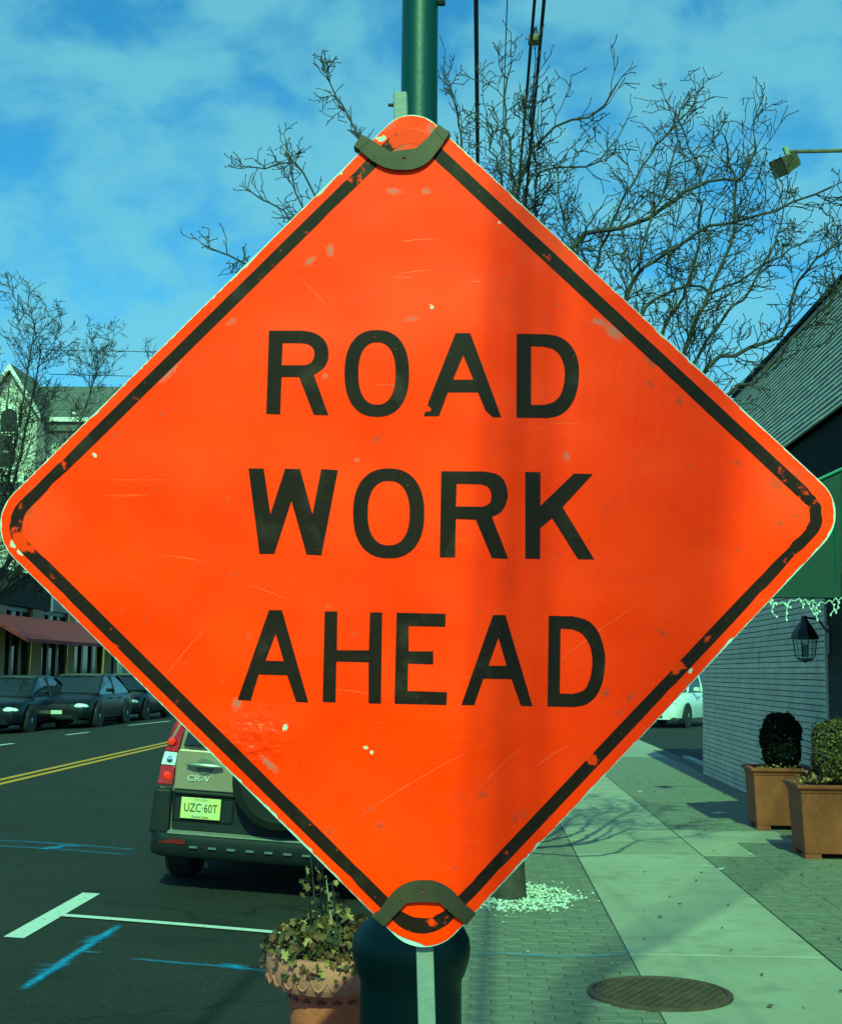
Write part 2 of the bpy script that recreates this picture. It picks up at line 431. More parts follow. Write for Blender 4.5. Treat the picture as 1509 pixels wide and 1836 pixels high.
# the other bricks: same bond, joined, past the limit for single pieces
def brick_field(rects):
    mb = MB()
    for x0, x1, y0, y1 in rects:
        row = 0; y = y0
        while y < y1 - .02:
            x = x0 - (.1 if row % 2 else 0)
            while x < x1 - .02:
                a, b = max(x, x0), min(x + .2, x1)
                if b - a > .03:
                    z = random.uniform(-.0025, .001); w = min(y + .1, y1)
                    mb.slab(a + .0012, b - .0012, y + .0012, w - .0012, -0.05, z, 0.0025)
                x += .2
            row += 1; y += .1
    return mb
PLANT_Y = 9.2
tag(brick_field([(-0.44, CL - .005, 9.1, 27.0), (CR + .005, WALL_X, 4, 7.6), (2.49, WALL_X, 7.6, yj[1]), (CR + .005, 2.49, 9.1, yj[1]), (2.475, WALL_X, yj[1], yj[2]), (3.055, WALL_X, yj[2], yj[3]), (CR + .005, WALL_X, yj[3], 27.0), (-0.44, CL - .005, 0.5, 6.0)]).build('brick_bond', M_brick, pavement, fix=False), kind='stuff')
# parking lot beyond the corner of the building, and the far-side pavement
g = MB(); g.box(WALL_X + .3, 60, 22.3, 140, -0.5, -0.015); tag(g.build('car_park', M_asphalt), kind='structure')
g = MB(); g.box(-0.52, WALL_X + .3, 29.6, 140, -0.5, -0.02); tag(g.build('pavement_beyond', M_conc), kind='structure')
g = MB(); g.box(KERB_L - 2.6, KERB_L, -30, 140, -0.5, 0.0); tag(g.build('far_pavement', M_conc), kind='structure')
g = MB(); g.box(WALL_X + .28, WALL_X + .42, 22.4, 27, -0.3, 0.03); tag(g.build('lot_kerb', M_kerb), kind='structure')

# blue mark across the pavers
h2 = lambda x, y: G(x, y, 0.004)
spray([([h2(838, 1712), h2(900, 1711), h2(980, 1716), h2(1060, 1716), h2(1130, 1710)], .06, .6), ([h2(915, 1711), h2(985, 1717)], .05, .75), ([h2(1105, 1711), h2(1150, 1702)], .07, .45)], flat=True)

# ================================================================== RIGHT BUILDING
bld = thing('corner_building', 'low painted brick building with a shingled mansard roof beside the pavement', 'building', (WALL_X, 14, 0))
Y0, YC, YE = 4.0, PX(1482, 1300, WALL_X).y, PX(1259, 1300, WALL_X).y
M_wall = mat('painted_brick', (0.53, 0.48, 0.40), 0.8, 0.16, 2.5, 0.5, 70, rnd=0.07)
speckle(M_wall, 3.5, .58, .78, (.22, .19, .16), .6)
M_mort = mat('wall_joint', (0.10, 0.105, 0.115), 0.95, 0.2, 20)
MB().box(WALL_X + .012, WALL_X + 5.2, YC, YE - .01, -0.3, 4.05).build('wall', M_mort, bld)
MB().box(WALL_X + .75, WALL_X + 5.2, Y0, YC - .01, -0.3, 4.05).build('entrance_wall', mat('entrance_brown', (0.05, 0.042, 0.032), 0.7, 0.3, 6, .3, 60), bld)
zc = 0.0; k = 0
while zc < 4.0:
    mb = MB(); n = 14
    for i in range(n):                                   # courses of long painted bricks: slightly uneven faces
        y0, y1 = YC + (YE - YC) * i / n, YC + (YE - YC) * (i + 1) / n
        o = WALL_X + random.uniform(-.003, .003)
        mb.box(o, WALL_X + .03, y0 + .0015, y1 - .0015, zc + random.uniform(0, .003), zc + .0595 - random.uniform(0, .003))
    mb.build('brick_course', M_wall, bld); zc += .0677; k += 1
MB().box(WALL_X - .006, WALL_X + .02, YC - .012, YC + .01, 0, 4.0).build('corner_trim', M_wall, bld)
# fascia / soffit and mansard
MX0, MZ0, MX1, MZ1 = 3.46, 0, 4.25, 0
pt = PX(1409, 801, MX0); MZ0 = pt.z
pt = PX(1320, 710, MX1); MZ1 = pt.z; MYE = pt.y
M_fas = mat('fascia_black', (0.005, 0.006, 0.006), 0.8, 0.2, 4, spec=.15)
MB().box(MX0 + .06, WALL_X + 1.2, Y0, MYE - .3, 3.5, MZ0 - .02).build('fascia', M_fas, bld)
M_sh = mat('shingle', (0.30, 0.29, 0.285), 0.9, 0.18, 7, 0.4, 60, rnd=0.08)
MB().loft([[(MX0 + .07, y, MZ0 - .01), (MX1 + .05, y, MZ1), (MX1 + 1.5, y, MZ1 - .01), (MX1 + 1.5, y, MZ0 - .01)] for y in (Y0, MYE)]).build('roof', M_fas, bld)
NS = 27
dvec = Vector((MX1 - MX0, 0, MZ1 - MZ0)); nv = Vector((-dvec.z, 0, dvec.x)).normalized()
for i in range(NS):                                     # each shingle course is a lapped strip
    a = Vector((MX0, 0, MZ0)) + dvec * (i / NS); b = Vector((MX0, 0, MZ0)) + dvec * ((i + 1.12) / NS)
    mb = MB(); n = 40
    for j in range(n):
        y0, y1 = Y0 + (MYE + .15 - Y0) * j / n, Y0 + (MYE + .15 - Y0) * (j + 1) / n
        t = .022 + random.uniform(-.003, .003); dz = random.uniform(-.006, .004)
        q = [a + nv * t + dvec.normalized() * dz, b + nv * .006, b, a]
        mb.loft([[(p.x, y0 + .002, p.z) for p in q], [(p.x, y1 - .002, p.z) for p in q]])
    mb.build('shingle_course', M_sh, bld)
MB().box(MX1 - .05, MX1 + 1.5, Y0, MYE + .2, MZ1 + .002, MZ1 + .06).build('roof_edge', M_fas, bld)
MB().box(MX1 + 1.2, MX1 + 1.9, Y0, MYE, 0, MZ1 - .05).build('wall', M_wall, bld)
# green awning, its end towards us
AY = 13.0
aw = thing('green_awning', 'dark green canvas awning over the entrance of the brick building', 'awning', (WALL_X, AY, 2.4))
M_aw = mat('green_canvas', (0.022, 0.040, 0.036), 0.75, 0.14, 3, 0.15, 200)
pA, pB = PY(1473, 860, AY), PY(1509, 843, AY); zb = PY(1450, 1069, AY).z
sl = (pB.z - pA.z) / (pB.x - pA.x)
ax0 = 2.66
za = pA.z + sl * (ax0 - pA.x); zw = pA.z + sl * (WALL_X - .02 - pA.x)
MB().loft([[(ax0, y, zb + .02), (ax0, y, za), (WALL_X - .02, y, zw), (WALL_X - .02, y, zb + .02)] for y in (AY, AY + .75)]).build('canopy', M_aw, aw)
MB().box(ax0 - .012, WALL_X - .02, AY - .012, AY - .002, zb - .012, zb + .07).build('hem', M_aw, aw)
MB().tube([(ax0 - .02, AY - .01, za + .012), (WALL_X - .02, AY - .01, zw + .012)], .016, 6).build('piping', mat('awning_piping', (.12, .22, .17), .6), aw)
for x in (2.85, 3.33):
    MB().box(x - .004, x + .004, AY - .004, AY - .001, zb + .075, za).build('seam', mat('green_canvas_seam', (0.008, 0.07, 0.045), 0.8), aw)
# icicle lights under the hem
ic = thing('icicle_lights', 'white string of unlit icicle lights drooping from the awning hem', 'string lights', (3.2, AY - .03, zb))
M_icw = mat('white_flex', (0.66, 0.72, 0.66), 0.5); mbw, mbb = MB(), MB()
x = 2.68; last = None
while x < 3.60:
    zt = zb - .01 - random.uniform(.0, .05)
    if last: mbw.tube([last, ((last[0] + x) / 2, AY - .03, min(last[2], zt) - random.uniform(.01, .04)), (x, AY - .03, zt)], .0045, 4)
    last = (x, AY - .03, zt)
    L = random.choice((.05, .09, .14, .19)); p = Vector((x, AY - .035, zt)); pts = [p.copy()]
    for s in range(3):
        p = p + Vector((random.uniform(-.055, .055), random.uniform(-.01, .01), -L / 3)); pts.append(p.copy())
        mbb.sphere((p.x + .006, p.y - .004, p.z), .009, .009, .014, 6, 4)
    mbw.tube(pts, .0045, 4)
    x += random.uniform(.045, .085)
mbw.build('flex', M_icw, ic); mbb.build('bulbs', mat('frosted_bulb', (0.85, 0.95, 0.85), 0.2), ic)['kind'] = 'stuff'
# carriage lantern on the wall
lc = PY(1443, 1145, 14.4)
lx = 3.36
ln = thing('wall_lantern', 'black carriage lantern with glass sides on the painted brick wall', 'wall lamp', (lx, 14.4, lc.z))
z0 = lc.z
MB().box(WALL_X - .03, WALL_X - .006, 14.33, 14.47, z0 - .16, z0 + .14).build('wall_plate', M_black, ln)
MB().tube([(WALL_X - .02, 14.4, z0 + .06), (lx + .14, 14.4, z0 + .20), (lx, 14.4, z0 + .22)], .012, 6).build('bracket', M_black, ln)
MB().lathe([(.015, .24), (.035, .225), (.03, .20), (.10, .10), (.14, .03), (.145, .015), (.145, -.005), (.12, -.01)], 8, (lx, 14.4, z0), cap=True).build('hood', M_black, ln)
MB().lathe([(.118, -.012), (.10, -.17), (.075, -.21)], 6, (lx, 14.4, z0)).build('glass', mat('lantern_glass', (0.5, 0.56, 0.56), 0.05, 0.1, 8, alpha=0.25), ln)
mb = MB()
for k in range(6):
    an = k * math.pi / 3
    mb.tube([(lx + r * math.cos(an), 14.4 + r * math.sin(an), z0 + h) for r, h in ((.12, -.01), (.102, -.17), (.077, -.215))], .006, 4)
mb.lathe([(.08, -.205), (.08, -.22), (.03, -.235), (.01, -.25)], 8, (lx, 14.4, z0)).build('cage', M_black, ln)
mb = MB()
for dxx in (-.025, .025, 0): mb.tube([(lx + dxx, 14.4 + dxx * .5, z0 - .19), (lx + dxx, 14.4 + dxx * .5, z0 - .06)], .011, 6)
mb.build('candle', M_black, ln)
# floodlight on an arm above the roof
fy = 12.4
f0, f1 = PY(1410, 272, fy), PY(1620, 268, fy)
fl = thing('floodlight', 'weathered floodlight on a long arm reaching over the mansard roof', 'floodlight', f1)
M_rust = mat('weathered_steel', (0.115, 0.09, 0.055), 0.7, 0.5, 14, 0.4, 80)
MB().tube([f0, f1], .019, 8).build('arm', M_rust, fl)
MB().tube([f1, (f1.x, f1.y, MZ1 + .03)], .03, 8).build('post', M_rust, fl)
hd = MB()
hc = PY(1409, 294, fy)
for sx, rr in ((0, 1),):
    ax1 = Vector((-.72, -.25, -.45)).normalized(); ax2 = Vector((.35, -.9, -.1)); ax2 = (ax2 - ax1 * ax2.dot(ax1)).normalized(); ax3 = ax1.cross(ax2)
    def rg(t, a, b): return [hc + ax1 * t + ax2 * (sa * a) + ax3 * (sb * b) for sa, sb in ((-1, -1), (1, -1), (1, 1), (-1, 1))]
    hd.loft([rg(-.12, .045, .04), rg(-.08, .075, .065), rg(.08, .10, .08), rg(.10, .105, .085)])
hd.build('lamp_head', mat('mottled_olive', (0.05, 0.042, 0.02), 0.8, 0.75, 30, .3, 60), fl)
MB().quad(*[hc + ax1 * .102 + ax2 * (sa * .09) + ax3 * (sb * .07) for sa, sb in ((-1, -1), (1, -1), (1, 1), (-1, 1))]).build('lens', mat('dusty_lens', (.13, .12, .07), .35, .6, 60), fl)
MB().tube([f0 + Vector((-.02, 0, .045)), hc - ax1 * .06], .028, 6).build('knuckle', mat('pale_fitting', (.3, .32, .26), .7, .4, 30), fl)

# ================================================================== LEFT SIDE OF THE STREET
SX = -16.2
shop = thing('corner_shop', 'single storey shopfront with black fascia and tan pillars across the street', 'building', (SX, 50, 0))
M_tan = mat('tan_pillar', (0.21, 0.165, 0.085), 0.75, 0.15, 3)
MB().box(SX - 10, SX - .25, 36, 61.5, -0.3, 4.9).build('wall', mat('shop_inner', (0.03, 0.03, 0.032), 0.8, .2, 2), shop)
YF = PX(90, 1080, SX).y
MB().box(SX - .25, SX + .05, 36, YF, 3.72, PX(20, 1022, SX).z).build('fascia', mat('shop_fascia', (0.006, 0.0065, 0.007), 0.7, .2, 2, spec=.2), shop)
MB().box(SX - .25, SX + .0, YF + .25, 61.5, 3.72, 4.95).build('sign_board', mat('grey_board', (0.19, 0.17, 0.17), 0.6, .2, 2), shop)
MB().box(SX - .25, SX + .06, YF, YF + .25, 3.7, 5.0).build('trim', mat('white_trim', (0.62, 0.62, 0.60), 0.7), shop)
M_aws = mat('maroon_canvas', (0.11, 0.012, 0.026), 0.8, 0.22, 1.2, .1, 80)
ya = PX(50, 1150, -14.6).y
yprev = 36.0
for px0, px1 in ((-20, 4), (52, 71), (118, 130), (184, 196)):
    a, b = PX(px0, 1250, SX).y, PX(px1, 1250, SX).y
    MB().box(SX - .22, SX + .02, a, b, 0, 3.70).build('pillar', M_tan, shop)
    n = 3
    for i in range(n):
        w0, w1 = yprev + (a - yprev) * i / n, yprev + (a - yprev) * (i + 1) / n
        f = MB().box(SX - .24, SX - .10, w0, w0 + .12, 0.45, 3.70).box(SX - .24, SX - .10, w1 - .12, w1, .45, 3.70).box(SX - .24, SX - .10, w0 + .12, w1 - .12, .45, .57).box(SX - .24, SX - .10, w0 + .12, w1 - .12, 3.56, 3.70).build('window', M_black, shop)
        MB().box(SX - .2, SX - .18, w0 + .12, w1 - .12, .57, 3.56).build('pane', M_glass, f, world=True)
    MB().box(SX - .24, SX - .05, yprev, a, 0, .44).build('stall_riser', M_tan, shop)
    yprev = b
MB().box(SX - .2, SX + .05, 61.0, 61.6, 0, 3.7).build('pillar', mat('pale_pillar', (.6, .62, .55), .7), shop)
awl = thing('maroon_awning', 'long maroon canvas awning above the shopfront across the street', 'awning', (SX, ya, 3))
zo = PX(50, 1150, -14.6).z
MB().loft([[(SX + .06, y, zo + .95), (-14.6, y, zo + .10), (-14.6, y, zo - .02), (-14.64, y, zo - .02), (-14.64, y, zo + .07), (SX + .06, y, zo + .90)] for y in (ya, ya + 3, ya + 6, ya + 9, ya + 12, 60.6)]).build('canopy', M_aws, awl)
MB().loft([[(SX + .06, y, zo + .91), (-14.63, y, zo + .06), (-14.63, y, zo + .0), (SX + .06, y, zo + .80)] for y in (ya - .02, ya - .005)]).build('end_rib', M_aws, awl)

HY = 62.0
hs = thing('clapboard_house', 'pale clapboard house with a grey roof and gabled bay rising behind the shop', 'house', (-20, HY, 0))
M_sid = mat('pale_siding', (0.80, 0.74, 0.64), 0.8, 0.08, 1.2)
nt = M_sid.node_tree; wv = nt.nodes.new('ShaderNodeTexWave'); wv.bands_direction = 'Z'; wv.wave_profile = 'SAW'; wv.inputs['Scale'].default_value = 2.2
tcs = nt.nodes.new('ShaderNodeTexCoord'); nt.links.new(tcs.outputs['Object'], wv.inputs['Vector'])
bpn = nt.nodes.new('ShaderNodeBump'); bpn.inputs['Distance'].default_value = .06; bpn.inputs['Strength'].default_value = 1.0
nt.links.new(wv.outputs['Fac'], bpn.inputs['Height']); nt.links.new(bpn.outputs[0], nt.nodes['Principled BSDF'].inputs['Normal'])
M_roof = mat('roof_shingle_grey', (0.105, 0.10, 0.095), 0.9, 0.25, 1.4, .3, 4)
M_trim = mat('house_trim', (0.80, 0.77, 0.70), 0.7, 0.08, 2)
ze = PY(130, 760, HY).z; zr = PY(130, 693, HY + 5).z
HX0, HX1 = -34.0, -15.2
MB().box(HX0, HX1, HY, HY + 10, 0, ze).build('wall', M_sid, hs)
MB().loft([[(x, HY - .6, ze + .0), (x, HY - .6, ze + .12), (x, HY + 5, zr), (x, HY + 10.6, ze + .12), (x, HY + 10.6, ze)] for x in (HX0 - .5, HX1 + .4)]).build('roof', M_roof, hs)
MB().box(HX0 - .5, HX1 + .4, HY - .74, HY - .61, ze - .02, ze + .18).build('gutter', M_trim, hs)
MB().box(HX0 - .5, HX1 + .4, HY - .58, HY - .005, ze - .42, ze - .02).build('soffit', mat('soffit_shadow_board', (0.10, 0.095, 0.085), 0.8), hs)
for x in (-19.0, -17.5, -16.3): MB().box(x - .12, x + .12, HY + .1, HY + .35, ze + .35, ze + .6).build('snow_guard', M_trim, hs)
by = HY - 1.6
pk, re_ = PY(23, 658, by), PY(68, 730, by)
bw = re_.x - pk.x
bx = pk.x
MB().prism([[(bx - bw, by, 3), (bx + bw, by, 3), (bx + bw, by, re_.z), (bx, by, pk.z - .2), (bx - bw, by, re_.z)]], (0, 1.58, 0)).build('gable_bay', M_sid, hs)
MB().loft([[(bx - bw - .25, y, re_.z - .35), (bx, y, pk.z + .1), (bx + bw + .25, y, re_.z - .35), (bx + bw + .25, y, re_.z - .52), (bx, y, pk.z - .12), (bx - bw - .25, y, re_.z - .52)] for y in (by - .35, by + 3.5)]).build('bay_roof', M_roof, hs)
MB().loft([[(bx - bw - .28, y, re_.z - .37), (bx, y, pk.z + .08), (bx + bw + .28, y, re_.z - .37), (bx + bw + .28, y, re_.z - .62), (bx, y, pk.z - .2), (bx - bw - .28, y, re_.z - .62)] for y in (by - .42, by - .36)]).build('bargeboard', M_trim, hs)
def window(par, x0, x1, z0, z1, y, arch=False, panes=2):
    w = .12
    if arch:
        cxx, rr = (x0 + x1) / 2, (x1 - x0) / 2
        outer = [(x0 - w, y, z0 - w), (x1 + w, y, z0 - w)] + [(cxx + (rr + w) * math.cos(t), y, z1 + (rr + w) * math.sin(t)) for t in [math.pi * i / 10 for i in range(11)]]
        inner = [(x0, y, z0), (x1, y, z0)] + [(cxx + rr * math.cos(t), y, z1 + rr * math.sin(t)) for t in [math.pi * i / 10 for i in range(11)]]
        f = MB().prism([outer, inner], (0, .1, 0)).build('window', M_trim, par)
        MB().prism([[(p[0], y + .05, p[2]) for p in inner]], (0, .02, 0)).build('pane', M_glass, f)
    else:
        m = MB().prism([[(x0 - w, y, z0 - w), (x1 + w, y, z0 - w), (x1 + w, y, z1 + w), (x0 - w, y, z1 + w)], [(x0, y, z0), (x1, y, z0), (x1, y, z1), (x0, y, z1)]], (0, .1, 0))
        m.box(x0, x1, y + .01, y + .08, (z0 + z1) / 2 - .03, (z0 + z1) / 2 + .03)
        f = m.build('window', M_trim, par)
        MB().box(x0 + .002, x1 - .002, y + .05, y + .07, z0 + .002, z1 - .002).build('pane', M_glass, f)
a, b = PY(2, 775, by), PY(33, 748, by)
window(hs, a.x, b.x, a.z, b.z, by - .09, arch=True)
a, b = PY(-2, 838, by), PY(24, 782, by)
window(hs, a.x, b.x, a.z, b.z, by - .09)
a = PY(0, 858, by - .5)
MB().box(HX0, PY(52, 858, by).x, by - .6, by - .02, a.z - .18, a.z + .12).build('cornice', M_trim, hs)
a, b = PY(-10, 902, by), PY(27, 868, by)
window(hs, a.x, b.x, a.z, b.z, by - .09)
for px0 in (95, 150, 190):
    a, b = PY(px0, 905, HY), PY(px0 + 24, 858, HY)
    window(hs, a.x, b.x, a.z, b.z, HY - .09)

# more of the street behind the sign
M_rb = mat('red_brick_wall', (0.20, 0.085, 0.06), 0.85, 0.2, 1.5, .2, 20)
def block(label, x0, x1, y0, y1, h, m):
    o = thing('street_building', label, 'building', ((x0 + x1) / 2, y0, 0))
    MB().box(x0, x1, y0, y1, -.3, h).build('wall', m, o)
    MB().box(x0 - .15, x1 + .15, y0 - .15, y1 + .15, h + .002, h + .35).build('cornice', M_trim, o)
    n = int((x1 - x0) / 2.6)
    for fl_ in range(int(h // 3.3)):
        for i in range(n):
            xw = x0 + (i + .5) * (x1 - x0) / n
            window(o, xw - .5, xw + .5, fl_ * 3.3 + 1.0, fl_ * 3.3 + 2.6, y0 - .09)
block('red brick block with white windows far down the left side of the street', -30, -16.6, 80, 98, 8.5, M_rb)
block('pale rendered block closing the far end of the street', -12, 2, 205, 220, 9.5, mat('render_pale', (.42, .4, .36), .85, .1, 1))
block('tan two storey building beyond the car park', 7, 34, 90, 104, 6.8, mat('tan_render', (.36, .31, .24), .85, .1, 1))

# ================================================================== BARE TREES
TWIG = 1.0
def grow(mb, p, d, length, r, level, rng, up=.25, side=5):
    seg = max(3, int(length / (.07 * TWIG)))
    pts, rads = [p.copy()], [r]
    d = d.normalized()
    kids = []
    for i in range(seg):
        t = (i + 1) / seg
        d = (d + Vector((rng.gauss(0, .26), rng.gauss(0, .26), rng.gauss(0, .22) + up * .10))).normalized()
        p = p + d * (length / seg)
        pts.append(p.copy()); rads.append(max(r * (1 - .6 * t), .0034 * TWIG))
        if level > 0 and t > .1: kids.append((p.copy(), d.copy(), rads[-1], t))
    mb.tube(pts, rads, side if level > 1 else 3, cap=False)
    if level == 0:
        e = pts[-1]; k = rads[-1]; mb.sphere((e.x, e.y, e.z), k * 1.35, k * 1.35, k * 2.2, 4, 3)
    for (q, dd, rr, t) in kids:
        for _k in range(1 if rng.random() < .80 else 2):
            if rng.random() > {3: .8, 2: .8, 1: .8}[level]: continue
            ang = rng.uniform(.5, 1.15); s = Matrix.Rotation(rng.uniform(0, 2 * math.pi), 3, dd) @ dd.orthogonal().normalized()
            nd = dd * math.cos(ang) + s * math.sin(ang); nd.z += .12
            ln = length * rng.uniform(.30, .58) * (1.12 - .45 * t)
            if level == 1: ln = max(ln, rng.uniform(.05, .13))
            grow(mb, q, nd, ln, max(rr * .62, .0043 * TWIG), level - 1, rng, up, side)
def guided(mb, pts, r0, r1, rng, kids_len, level=2, skip=0.0, dens=1.0):
    """a limb through given points with twigs growing from it"""
    P = []
    for i in range(len(pts) - 1):
        p0, p1, p2, p3 = pts[max(i - 1, 0)], pts[i], pts[i + 1], pts[min(i + 2, len(pts) - 1)]
        n = max(2, int((p2 - p1).length / .10))
        for k in range(n):
            t = k / n
            q = .5 * ((2 * p1) + (p2 - p0) * t + (2 * p0 - 5 * p1 + 4 * p2 - p3) * t * t + (3 * p1 - p0 - 3 * p2 + p3) * t ** 3)
            P.append(q + Vector((rng.gauss(0, .008), rng.gauss(0, .02), rng.gauss(0, .008))))
    P.append(pts[-1])
    N = len(P)
    rads = [r0 + (r1 - r0) * (i / (N - 1)) ** .8 for i in range(N)]
    mb.tube(P, rads, 6, cap=False)
    for i in range(int(N * skip) + 1, N):
        for _k in range(2 if rng.random() < dens - .75 else 1):
            if rng.random() > .8 * dens and i < N - 1: continue
            dd = (P[i] - P[i - 1]).normalized(); ang = rng.uniform(.45, 1.2) if i < N - 1 else .1
            s = Matrix.Rotation(rng.uniform(0, 2 * math.pi), 3, dd) @ dd.orthogonal().normalized()
            nd = dd * math.cos(ang) + s * math.sin(ang); nd.z += .2
            grow(mb, P[i], nd, kids_len * rng.uniform(.6, 1.3) * (1.15 - .5 * i / N), max(rads[i] * .36, .0045), level - (0 if rng.random() < .35 else 1), rng, .4)
TY = 10.0
tbase = Vector((G(905, 1600).x, TY, 0))
tr = thing('bare_street_tree', 'bare spreading street tree rising behind the orange sign from a white gravel pit', 'tree', tbase)
rng = random.Random(11)
fork = tbase + Vector((.03, .05, 2.25))
mb = MB(); mb.tube([tbase + Vector((0, 0, -.1)), tbase + Vector((.01, 0, .25)), tbase + Vector((.0, .02, 1.2)), fork], [.16, .125, .115, .11], 14)
mb.build('trunk', M_bark, tr, smooth=True)
mb = MB()
def limb(px, r0, r1, kl, dy0, dy1, skip, dens=1.0, level=2):
    kl *= 1.0; dens *= 1.25; r0 *= .72; r1 *= .9
    n = len(px)
    pts = [fork.copy()] + [PY(x, y, TY + dy0 + (dy1 - dy0) * (i + 1) / n) for i, (x, y) in enumerate(px)]
    guided(mb, pts, r0, r1, rng, kl, level, skip, dens)
limb([(1000, 900), (1010, 640), (1025, 443), (1082, 418), (1164, 390), (1245, 333), (1333, 312), (1352, 250)], .062, .010, .55, 0, .4, .50)
limb([(930, 700), (925, 420), (918, 308), (912, 252), (905, 180), (915, 120)], .055, .007, .42, 0, .2, .55)
limb([(925, 560), (932, 335), (969, 252), (1025, 217), (1076, 195), (1106, 150)], .045, .007, .45, -.1, -.5, .55)
limb([(935, 560), (940, 345), (975, 308), (1025, 296), (1072, 290), (1105, 250)], .035, .007, .35, 0, .5, .60)
limb([(1040, 800), (1126, 522), (1150, 482), (1195, 453), (1250, 415), (1330, 395), (1420, 365), (1490, 335)], .045, .008, .5, -.2, -.9, .45)
limb([(1080, 1000), (1200, 700), (1226, 629), (1258, 547), (1308, 440), (1318, 350), (1300, 250)], .05, .008, .5, .1, .8, .50)
limb([(1130, 900), (1264, 663), (1314, 635), (1402, 597), (1425, 520), (1445, 485), (1505, 430)], .05, .008, .42, -.1, -.3, .50)
limb([(1050, 900), (1140, 585), (1210, 520), (1300, 515), (1380, 470), (1450, 430)], .04, .007, .45, .3, 1.0, .45)
limb([(1000, 800), (1070, 470), (1150, 300), (1230, 200), (1245, 185)], .04, .006, .45, .2, .9, .50)
limb([(820, 700), (700, 420), (642, 245), (604, 170), (579, 113)], .04, .006, .22, 0, .3, .66, level=2)
limb([(800, 700), (600, 440), (541, 370), (518, 300), (512, 250)], .04, .006, .24, .2, .6, .66)
limb([(790, 800), (620, 520), (562, 350), (529, 294), (455, 300)], .035, .006, .2, 0, -.4, .66)
limb([(780, 900), (560, 600), (437, 469), (400, 455), (362, 437)], .035, .006, .2, -.2, -.5, .72)
limb([(800, 800), (600, 500), (509, 380), (470, 360), (452, 345)], .03, .006, .2, .1, .2, .72)
limb([(860, 700), (850, 420), (828, 270), (819, 200), (795, 120)], .035, .006, .28, 0, .3, .62)
limb([(1150, 1000), (1290, 720), (1345, 690), (1420, 610), (1500, 520), (1540, 440)], .04, .007, .35, -.4, -.9, .55)
limb([(1060, 800), (1140, 470), (1190, 340), (1215, 250)], .035, .006, .42, -.3, -.6, .5)
limb([(930, 600), (905, 350), (880, 270), (872, 200)], .03, .006, .34, .1, .4, .6)
limb([(950, 600), (960, 330), (950, 220), (958, 130)], .03, .006, .34, -.1, -.3, .62)
limb([(1010, 700), (1060, 500), (1010, 400), (1000, 340)], .03, .006, .36, .2, .7, .6)
limb([(1100, 900), (1180, 620), (1240, 480), (1255, 330), (1210, 200)], .04, .006, .42, .3, 1.1, .5)
limb([(1130, 950), (1250, 640), (1340, 520), (1400, 400), (1395, 320)], .035, .006, .40, .1, .7, .5)
mb.build('crown', M_bark, tr, smooth=False, fix=False)

def plain_tree(label, base, h, spread, seed, group=None, lv=3, limbs=8, thick=.22):
    r_ = random.Random(seed)
    t = thing('bare_street_tree', label, 'tree', base, group=group)
    b = Vector(base); fk = b + Vector((0, 0, h * .28))
    MB().tube([b + Vector((0, 0, -.2)), b + Vector((.02, 0, h * .12)), fk], [thick * 1.2, thick, thick * .85], 10).build('trunk', M_bark, t, smooth=True)
    m = MB()
    for k in range(limbs):
        an = 2 * math.pi * k / limbs + r_.uniform(-.3, .3); sp = r_.uniform(.4, 1.0) * spread
        e = fk + Vector((math.cos(an) * sp, math.sin(an) * sp, h * r_.uniform(.35, .70)))
        mid = fk.lerp(e, .5) + Vector((math.cos(an) * .1 * sp, math.sin(an) * .1 * sp, -h * .03))
        guided(m, [fk, mid, e], thick * .5, .012, r_, h * .16, lv, .25, .5)
    m.build('crown', M_bark, t, fix=False)
    return t
lb = PY(-60, 1240, 35)
TWIG = 1.9
plain_tree('bare spreading tree in front of the pale clapboard house', (lb.x, 35, 0), 10.4, 5.2, 5, limbs=17, lv=3, thick=.2)
TWIG = 3.0
plain_tree('bare tree on the far pavement beyond the maroon awning', (-14.0, 78, 0), 6.0, 1.8, 9, lv=2)
plain_tree('bare tree at the edge of the car park far behind the sign', (2.2, 62, 0), 8.0, 3.0, 21, lv=2)

# white gravel in the tree pit
mb = MB(); rg = random.Random(3)
pc = G(930, 1612)
for _ in range(1500):
    a, rr = rg.uniform(0, 2 * math.pi), math.sqrt(rg.random()) * (rg.uniform(.85, 1.06) if rg.random() < .9 else rg.uniform(1.0, 1.5))
    x, y = pc.x - .04 + .46 * rr * math.cos(a), pc.y + .05 + .62 * rr * math.sin(a)
    if x < -.40: continue
    s = rg.uniform(.004, .016); z = .006 + rg.uniform(0, .012)
    o = len(mb.v)
    mb.add([(x + s * rg.uniform(.6, 1.2), y, z), (x - s * rg.uniform(.6, 1.2), y + s * .3, z), (x, y + s * rg.uniform(.6, 1.2), z), (x, y - s * rg.uniform(.6, 1.1), z), (x, y, z + s * rg.uniform(.4, .9)), (x, y, z - s)],
           [(0, 2, 4), (2, 1, 4), (1, 3, 4), (3, 0, 4), (2, 0, 5), (1, 2, 5), (3, 1, 5), (0, 3, 5)])
tag(mb.build('white_gravel', mat('marble_chip', (0.66, 0.63, 0.55), 0.85, 0.6, 60), fix=False), 'white marble gravel scattered round the tree foot', 'gravel', kind='stuff')
